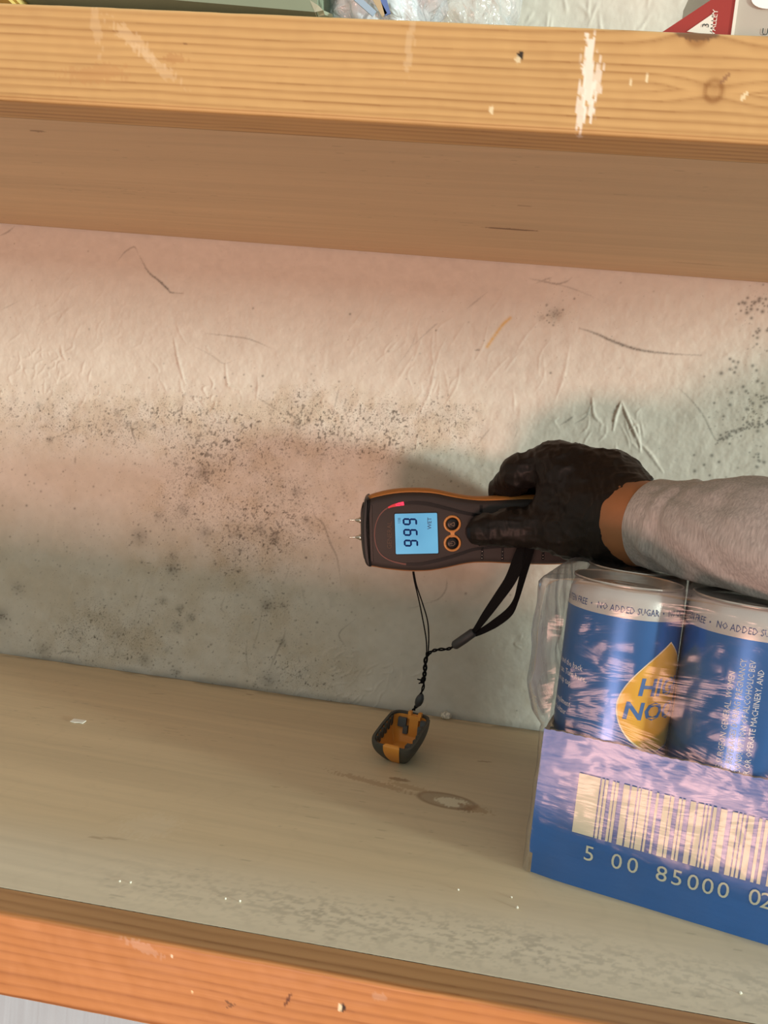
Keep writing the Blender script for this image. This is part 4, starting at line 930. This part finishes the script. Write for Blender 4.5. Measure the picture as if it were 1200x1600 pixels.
band('strap', [(822, 845, .479, 18, .2), (812, 872, .480, 20, .3), (798, 905, .483, 18, .3), (780, 932, .487, 16, .4), (760, 960, .491, 13, .5), (746, 980, .495, 9, .7), (738, 990, .497, 7, .9)], lan)
band('strap', [(830, 848, .478, 16, -.2), (822, 880, .480, 14, -.4), (813, 915, .485, 11, -.6), (806, 938, .488, 9, -.5), (795, 957, .490, 13, -.1), (775, 973, .492, 13, .1), (755, 985, .495, 10, .3), (740, 992, .497, 7, .5)], lan)
v, f = tube([A_(741, 987, .496), A_(739, 988.5, .4965), A_(725, 998.5, .499), A_(711, 1008, .501), A_(709, 1009.5, .5015)], [.0022, .0030, .0031, .0030, .0022], 14); mesh('toggle', v, f, togm, lan, angle=40)
def cord(name, pts, r, parent, tw=0, n=10):
    P = spline(pts, n); C_ = np.array([A_(*p) for p in P])
    if tw:
        out_ = []
        T = np.gradient(C_, axis=0); T /= np.linalg.norm(T, axis=1)[:, None]
        for s in (0, PI):
            Q_ = []
            for i, c in enumerate(C_):
                a = np.cross(T[i], CF); a /= np.linalg.norm(a); b = np.cross(T[i], a); ph = s+tw*i/len(C_)*2*PI; Q_.append(c+(a*math.cos(ph)+b*math.sin(ph))*r*1.15)
            out_.append(tube(Q_, r, 7))
        v, f = join(*out_)
    else: v, f = tube(C_, r, 7)
    return mesh(name, v, f, strapm, parent)
cord('cord', [(710, 1009, .5015), (700, 1014, .503), (685, 1015, .504), (674, 1018, .505), (668, 1024, .505)], .00055, lan, 2.5)
cord('cord', [(645, 893, .503), (648, 910, .503), (655, 940, .504), (662, 975, .505), (666, 1000, .505), (667, 1022, .505)], .00045, lan)
cord('cord', [(646.5, 893, .5025), (651, 915, .503), (661, 945, .504), (668, 970, .505), (670, 995, .505), (669, 1022, .505)], .00045, lan)
cord('cord', [(669, 1020, .505), (665, 1032, .505), (664, 1045, .506), (663, 1055, .506), (661, 1063, .506)], .00075, lan, 2.2)
cord('cord', [(661, 1063, .506), (662, 1070, .506), (660, 1078, .507), (657, 1086, .507)], .0005, lan, 1)
kv = [tube([A_(664, 1058, .5055), A_(662, 1061, .505), A_(660, 1064, .505), A_(658.5, 1067, .5055)], [.0009, .0017, .0016, .0009], 10), tube([A_(660, 1063, .505), A_(655, 1062, .504), A_(652, 1061, .504)], [.0004, .0005, .0004], 6), tube([A_(660, 1065, .505), A_(657, 1067, .504), A_(654, 1068, .504)], [.0004, .0005, .0004], 6)]
v, f = join(*kv); mesh('knot', v, f, strapm, lan)
v, f = tube([A_(659, 1084, .507), A_(658.5, 1086, .507), A_(657, 1090, .507), A_(655, 1095, .5075), A_(653, 1100, .508), A_(651.5, 1103, .508), A_(651, 1105, .508)], [.0010, .0017, .0025, .0028, .0023, .0014, .0008], 16); mesh('bead', v, f, togm, lan)
cord('cord', [(651, 1103, .508), (648, 1106, .508), (646, 1110, .5085)], .0006, lan, .5)
reroot(lan)

cap = empty('pin_cap', (-.0262, -.089, 0)); tag(cap, 'small grey and orange protective cap lying open side up on the lower shelf', 'cap')
CO = np.array([-.0270, -.0885, 0.0]); yw = math.radians(-13); CX = np.array([math.cos(yw), math.sin(yw), 0]); CY = np.array([-math.sin(yw), math.cos(yw), 0])
capd = mat('cap_grey', (.062, .060, .050), .6, spec=.35, bump=(900, .2, .0002)); capo = mat('cap_orange', (.66, .27, .045), .5, spec=.4); capg = mat('cap_bluegrey', (.075, .085, .09), .6)
ca, cb = .0140, .0225
def cpt(th_, fl, off=0.0):
    "point on the cap: angle, level 0 (rim) .. 1 (bottom)"
    c, s = math.cos(th_), math.sin(th_); p_ = .28 if s < .3 else .45
    x = (abs(c)**p_)*(1 if c > 0 else -1); y = (abs(s)**p_)*(1 if s > 0 else -1)
    k = 1-fl**2.0*.55; kx = 1-fl**2.2*.52
    X_ = (ca+off)*x*kx*(1.0 if y < 0 else 1-.06*y); Y_ = (cb+off)*y*k+.002*fl
    zr = .0195+.0042*(Y_/cb)+.0007*math.cos(2*th_); return CO+CX*X_+CY*Y_+np.array([0, 0, max(zr*(1-fl)-off*fl*.6, .0002) if off >= 0 else zr*(1-fl)-off*fl])
NT = 96; lv = np.linspace(0, 1, 18)
V, Fc = [], []
for fl in lv: V += [cpt(2*PI*k/NT, fl) for k in range(NT)]
for fl in lv[::-1]: V += [cpt(2*PI*k/NT, min(fl, .93), -.0016) for k in range(NT)]
rr2 = len(lv)*2
Fc = [(i*NT+k, (i+1)*NT+k, (i+1)*NT+(k+1) % NT, i*NT+(k+1) % NT) for i in range(rr2-1) for k in range(NT) if i != len(lv)-1]
Fc += [((rr2-1)*NT+k, k, (k+1) % NT, (rr2-1)*NT+(k+1) % NT) for k in range(NT)]
Fc += [tuple((len(lv)-1)*NT+k for k in range(NT)), tuple(len(lv)*NT+k for k in range(NT-1, -1, -1))]
shell = mesh('cap_shell', V, Fc, capd, cap, angle=60)
# orange lining just inside the shell
V = []
for fl in lv[:-1]: V += [cpt(2*PI*k/NT, .06+.86*fl, -.0019) for k in range(NT)]
Fc = [(i*NT+k, i*NT+(k+1) % NT, (i+1)*NT+(k+1) % NT, (i+1)*NT+k) for i in range(len(lv)-2) for k in range(NT)]+[tuple((len(lv)-2)*NT+k for k in range(NT))]
mesh('lining', V, Fc, capo, cap)
# orange stripe down the front
V = []; tr_ = np.linspace(-PI/2-.30, -PI/2+.34, 12)
def find_theta(xf):           # angle on the front side whose x offset is xf*ca
    lo_, hi_ = -PI+.02, -.02
    for _ in range(40):
        m_ = (lo_+hi_)/2; c = math.cos(m_); x = (abs(c)**.28)*(1 if c > 0 else -1)
        if x < xf: lo_ = m_
        else: hi_ = m_
    return m_
ts = [find_theta(x) for x in np.linspace(-.30, .42, 14)]
for fl in np.linspace(-.02, .97, 16):
    V += [cpt(t, max(fl, 0), .0005)+(np.array([0, 0, .0005]) if fl < 0 else 0) for t in ts]
V0 = len(V); V += [cpt(t, 0, -.0021)+np.array([0, 0, .0004]) for t in ts]; nn_ = len(ts)
Fc = [(i*nn_+k, (i+1)*nn_+k, (i+1)*nn_+k+1, i*nn_+k+1) for i in range(15) for k in range(nn_-1)]+[(V0+k, k, k+1, V0+k+1) for k in range(nn_-1)]
mesh('front_stripe', V, Fc, capo, cap)
# stepped grey ribs on the inside walls
def cloc(x, y, z): return CO+CX*x+CY*y+np.array([0, 0, z])
Rc = np.stack([CX, CY, np.array([0, 0, 1.])], 1); parts = []
for x, y, z, s in [(-.0055, .0170, .0170, (.0055, .0025, .0060)), (-.0028, .0165, .0125, (.0030, .0025, .0050)), (.0092, .0150, .0180, (.0035, .003, .0060)), (.0085, .0115, .0150, (.0030, .003, .0060)), (.0075, -.0050, .0085, (.0050, .0055, .0060)), (.0045, -.0085, .0070, (.0040, .0035, .0040))]:
    v, f = box((0, 0, 0), s); parts.append(([Rc@q+cloc(x, y, z) for q in v], f))
v, f = join(*parts); mesh('inner_ribs', v, f, capg, cap, smooth=False)
for sx_ in (-1, 1):
    for k in range(6):
        y = -.0155+.0055*k
        if sx_ == 1 and k > 4: continue
        v, f = box((0, 0, 0), (.0017, .0030, .0062)); zz = .0172+.0042*(y/cb); mesh('grip_tooth', [Rc@q+cloc(sx_*(ca-.0024), y, zz-.0010) for q in v], f, capd, cap, smooth=False)
parts = []
for c, s in [((.0022, .0182, .0215), (.0085, .0040, .0024)), ((.0022, .0176, .0145), (.0060, .0016, .0130)), ((-.0012, .0186, .0235), (.0022, .0034, .0024)), ((.0056, .0186, .0235), (.0022, .0034, .0024))]:
    v, f = box((0, 0, 0), s); parts.append(([Rc@q+cloc(*c) for q in v], f))
v, f = join(*parts); mesh('cord_clip', v, f, capo, cap, smooth=False)
reroot(cap)

# crumbs --------------------------------------------------------------------
def blob(name, c, r, m, n=12, amp=.25, sq=(1, 1, 1)):
    V, Fc = [], []
    for i in range(n+1):
        for k in range(2*n):
            a, b = PI*i/n, PI*k/n; d = np.array([math.sin(a)*math.cos(b), math.sin(a)*math.sin(b), math.cos(a)])
            V.append(np.array(c)+d*np.array(sq)*r*(1+amp*(float(vn3(np.array(d*2.6+c*900)))-.5)*2))
    Fc = [(i*2*n+k, (i+1)*2*n+k, (i+1)*2*n+(k+1) % (2*n), i*2*n+(k+1) % (2*n)) for i in range(n) for k in range(2*n)]
    return mesh(name, V, Fc, m, None)
crumb = mat('plaster_crumb', (.62, .58, .50), .8, noise=(500, .5))
p = on_z(697, 1116, .003); o = blob('plaster_crumb', np.array([p[0], -.0050, .0027]), .0034, crumb, sq=(1.15, .9, .78)); tag(o, 'round whitish plaster crumb on the lower shelf against the wall', 'crumb')
p = on_z(122, 1128); paper = mat('paper_white', (.78, .75, .68), .7)
P = [p+np.array([x, y, .0006+.0004*random.random()]) for x, y in [(-.0042, -.0022), (-.001, -.0026), (.0015, -.0022), (.0043, -.0024), (.0045, .0020), (.001, .0024), (-.0040, .0022)]]
V = P+[q-np.array([0, 0, .0005]) for q in P]; n7 = len(P)
o = mesh('paper_scrap', V, [tuple(range(n7)), tuple(range(2*n7-1, n7-1, -1))]+[(k, n7+k, n7+(k+1) % n7, (k+1) % n7) for k in range(n7)], paper, None, smooth=False); tag(o, 'small torn scrap of white paper on the left of the lower shelf', 'paper scrap')
brightc = mat('bright_crumb', (.85, .82, .70), .4)
for (px, py, r, lab) in [(716, 1391, .0006, 'tiny white crumb on the shelf below the dark oval knot plug'), (808, 1419, .0008, 'tiny white crumb on the shelf just left of the blue tray, lowest of them'), (799, 1403, .0006, 'tiny white crumb on the shelf close to the tray corner'),
                    (187, 1378, .0006, 'tiny bright crumb at the left front of the shelf'), (204, 1380, .0007, 'tiny bright crumb at the left front, right one of a close pair'), (352, 1405, .0006, 'tiny bright crumb near the shelf front, left of a pair'), (375, 1409, .0007, 'tiny bright crumb near the shelf front, right of a pair'), (1157, 1553, .0008, 'tiny white crumb near the front rail below the tray')]:
    p = on_z(px, py, 0); o = blob('crumb', np.array([p[0], p[1], r*.55]), r*.72, brightc, 6, .5); tag(o, lab, 'crumb', 'crumbs on the lower shelf')

# ================================================================ THINGS ON THE UPPER SHELF
ZT = HS+.0106  # top of the upper shelf
def rot_box(name, c, s, ry, m, parent, bev=.0015, rz=0):
    bm = bmesh.new(); bmesh.ops.create_cube(bm, size=1.0)
    for v in bm.verts: v.co = Vector((v.co.x*s[0], v.co.y*s[1], v.co.z*s[2]))
    bmesh.ops.bevel(bm, geom=bm.edges[:]+bm.verts[:], offset=bev, segments=2, affect='EDGES')
    bmesh.ops.rotate(bm, verts=bm.verts[:], matrix=Matrix.Rotation(ry, 3, 'Y')); bmesh.ops.rotate(bm, verts=bm.verts[:], matrix=Matrix.Rotation(rz, 3, 'Z')); bmesh.ops.translate(bm, verts=bm.verts[:], vec=c)
    me = bpy.data.meshes.new(name); bm.to_mesh(me); bm.free(); o = link(name, me, m, parent)
    try: me.set_sharp_from_angle(angle=math.radians(35))
    except Exception: pass
    return o
green = mat('sage_green', (.22, .27, .19), .6, noise=(12, .15)); dkg = mat('bag_shadow_dark', (.03, .035, .03), .6)
gb = empty('storage_bag', (-.25, -.2, ZT)); tag(gb, 'sage green stiff bag over painted shadow on the upper shelf at the left', 'bag')
# slightly lifted at its far end; built from an extruded silhouette
def prism_xz(name, poly, y0, y1, m, parent, smooth=False):
    n = len(poly); V = [(x, y0, z) for x, z in poly]+[(x, y1, z) for x, z in poly]
    return mesh(name, V, [tuple(range(n)), tuple(range(2*n-1, n-1, -1))]+[(k, n+k, n+(k+1) % n, (k+1) % n) for k in range(n)], m, parent, smooth=smooth)
y0 = -.268
q0 = on_wall(495, 19, y0); q1 = on_wall(250, -2, y0); q2 = on_wall(485, 0, y0); q3 = on_wall(518, 21, y0+.004)
sl = (q1[2]-q0[2])/(q1[0]-q0[0]); xl = -.42
prism_xz('bag_body', [(q0[0], q0[2]), (q0[0]-.006, q0[2]+.10), (xl, q0[2]+.10), (xl, q0[2]+sl*(xl-q0[0]))], y0, -.10, green, gb)
prism_xz('bag_shadow', [(q0[0]-.004, ZT+.0002), (q0[0]-.006, q0[2]+sl*(-.006)), (xl, q0[2]+sl*(xl-q0[0])), (xl, ZT+.0002)], y0+.012, -.11, dkg, gb)  # dark filler painted as the shadow gap under the lifted bag
pale = mat('pale_green_fold', (.50, .60, .48), .5)
e0, e1, e2, e3 = on_wall(484, 0, y0), on_wall(492, 19, y0), on_wall(519, 22, y0+.004), on_wall(505, 16, y0-.001)
V = [e0, e1, e2, e3, on_wall(497, 8, y0-.001)]; V = V+[np.array(q)+np.array([0, .003, 0]) for q in V]
mesh('bag_seam', V, [(0, 1, 2, 3, 4), (9, 8, 7, 6, 5)]+[(k, 5+k, 5+(k+1) % 5, (k+1) % 5) for k in range(5)], pale, gb, smooth=False)
reroot(gb)
yb = mat('yellow_edge', (.75, .55, .18), .6)
o = rot_box('wooden_block', on_wall(12, -2, -.262)+np.array([-.012, .0, .003]), (.034, .02, .012), 0, yb, None); tag(o, 'yellow block showing at the far left end of the upper shelf', 'block')
o.location.z += 0
# crumpled clear bag
def plastic_mat(name, tint, a):
    m = bpy.data.materials.new(name); m.use_nodes = True; b = m.node_tree.nodes['Principled BSDF']; b.inputs['Base Color'].default_value = (*tint, 1); b.inputs['Roughness'].default_value = .2; b.inputs['Alpha'].default_value = a; b.inputs['Specular IOR Level'].default_value = .8
    n = m.node_tree.nodes; L = m.node_tree.links; t = n.new('ShaderNodeTexCoord'); z = n.new('ShaderNodeTexNoise'); z.inputs['Scale'].default_value = 90; z.inputs['Distortion'].default_value = 2
    bp = n.new('ShaderNodeBump'); bp.inputs['Strength'].default_value = .8; bp.inputs['Distance'].default_value = .004; L.new(t.outputs['Object'], z.inputs['Vector']); L.new(z.outputs[0], bp.inputs['Height']); L.new(bp.outputs[0], b.inputs['Normal'])
    return m
pbag = plastic_mat('bag_plastic', (.72, .78, .84), .72); pclear = plastic_mat('bag_clear', (.75, .78, .80), .30)
def crumple(name, c, r, m, parent, seed):
    n = 40; th_, ph = np.meshgrid(np.linspace(0, PI, n), np.linspace(0, 2*PI, 2*n, endpoint=False), indexing='ij')
    d = np.stack([np.sin(th_)*np.cos(ph), np.sin(th_)*np.sin(ph), np.cos(th_)], -1); k = 1+.35*(np.abs(2*vn3(d*3+seed+20)-1)-.5)+.16*(np.abs(2*vn3(d*7+seed+30)-1)-.5)
    P = d*k[..., None]*np.array(r)+np.array(c); P[..., 2] = np.maximum(P[..., 2], ZT+.0006)
    return fast_mesh(name, P.reshape(-1, 3), grid_quads(n, 2*n, wrap_v=True), m, parent)
bag = empty('plastic_bag', (-.05, -.22, ZT)); tag(bag, 'crumpled pale blue and clear plastic bag on the upper shelf beside the green bag', 'plastic bag')
crumple('bag_film', (-.0560, -.238, ZT+.030), (.024, .030, .036), pbag, bag, 1.3); crumple('bag_film', (-.026, -.235, ZT+.028), (.022, .028, .034), pclear, bag, 5.1)
for k, (a, b, cl_) in enumerate([((600, 2), (606, 23), (.10, .17, .42)), ((588, 0), (601, 24), (.45, .36, .22)), ((560, 0), (585, 22), (.30, .42, .55))]):
    pa, pb = on_wall(*a, -.270), on_wall(*b, -.270); d = (pa-pb); V, Fc = box((0, 0, 0), (.0022, .0006, 1.6*np.linalg.norm(d))); ang = math.atan2(d[0], d[2])
    Ry = np.array([[math.cos(ang), 0, math.sin(ang)], [0, 1, 0], [-math.sin(ang), 0, math.cos(ang)]]); mesh('printed_stripe', [Ry@q+(pa+pb)/2+d*.3 for q in V], Fc, mat('stripe', cl_, .4), bag, smooth=False)
reroot(bag)
# red and white carton with its flap swung out to the left
rb = empty('product_box', (.1, -.2, ZT)); tag(rb, 'red box with white triangle and open flap, at the right end of the upper shelf', 'box')
yr = -.262; red = mat('box_red', (.30, .030, .024), .5, spec=.4); greyc = mat('box_grey', (.42, .39, .34), .7, noise=(8, .1)); wh = mat('box_white', (.70, .69, .62), .6); ink = mat('ink', (.02, .03, .03), .6)
def fp(px, py, dy=0): return on_wall(px, py, yr+dy)
c0 = fp(1145, 50); xr = c0[0]
a_, b_2, c_, d_ = fp(1038, 49), fp(1145, 55), fp(1147, -70), fp(1110, -70)
poly = [(a_[0], ZT+.0004), (xr, ZT+.0004), (xr+.0005, ZT+.075), (xr-.006, ZT+.075)]
tt = fp(1111, 0); sl_ = (tt[2]-a_[2])/(tt[0]-a_[0]); xb = a_[0]-(a_[2]-ZT)/sl_; xt = xb+.075/sl_
poly = [(xb, ZT+.0004), (xr, ZT+.0004), (xr, ZT+.075), (min(xt, xr-.001), ZT+.075)] if xt < xr else [(xb, ZT+.0004), (xr, ZT+.0004), (xr, ZT+(xr-xb)*sl_)]
prism_xz('flap', poly, yr, yr+.0012, red, rb)
tri = [fp(1073, 50)[[0, 2]], fp(1112, 55)[[0, 2]], fp(1115, 21)[[0, 2]]]
prism_xz('white_triangle', [tuple(q) for q in tri], yr-.0003, yr+.0002, wh, rb)
xR = .17; Rz = math.radians(0)
prism_xz('box_side', [(xr+.0006, ZT+.0004), (xR, ZT+.0004), (xR, ZT+.075), (xr+.0006, ZT+.075)], yr+.001, -.16, greyc, rb)
prism_xz('box_edge', [(xr-.0006, ZT+.0005), (xr+.0005, ZT+.0005), (xr+.0005, ZT+.075), (xr-.0006, ZT+.075)], yr-.0004, yr+.0008, wh, rb)
c = fp(1200, -2); V, Fc = disc = ([ (c[0]+.0055*math.cos(a), yr+.0004, c[2]+.0032*math.sin(a)) for a in np.linspace(0, 2*PI, 24, endpoint=False)], [tuple(range(24))[::-1]])
mesh('round_sticker', V, Fc, mat('sticker_white', (.9, .9, .86), .5), rb, smooth=False)
tv, tf = text_geo('VALLEY', .0027, 'CENTER', 2); c = fp(1119, 36); mesh('box_text', [(c[0]-y*1.0, yr-.0003, c[2]+x) for x, y in tv], tf, wh, rb, smooth=False)
tv, tf = text_geo('U', .0034, 'CENTER', 2); c = fp(1196, 53); mesh('box_text', [(c[0]+x, yr+.0007, c[2]+y) for x, y in tv], tf, ink, rb, smooth=False)
tv, tf = text_geo('3', .0034, 'CENTER', 2); c = fp(1107, 41); mesh('box_text', [(c[0]-y, yr-.0005, c[2]+x) for x, y in tv], tf, ink, rb, smooth=False)
reroot(rb)
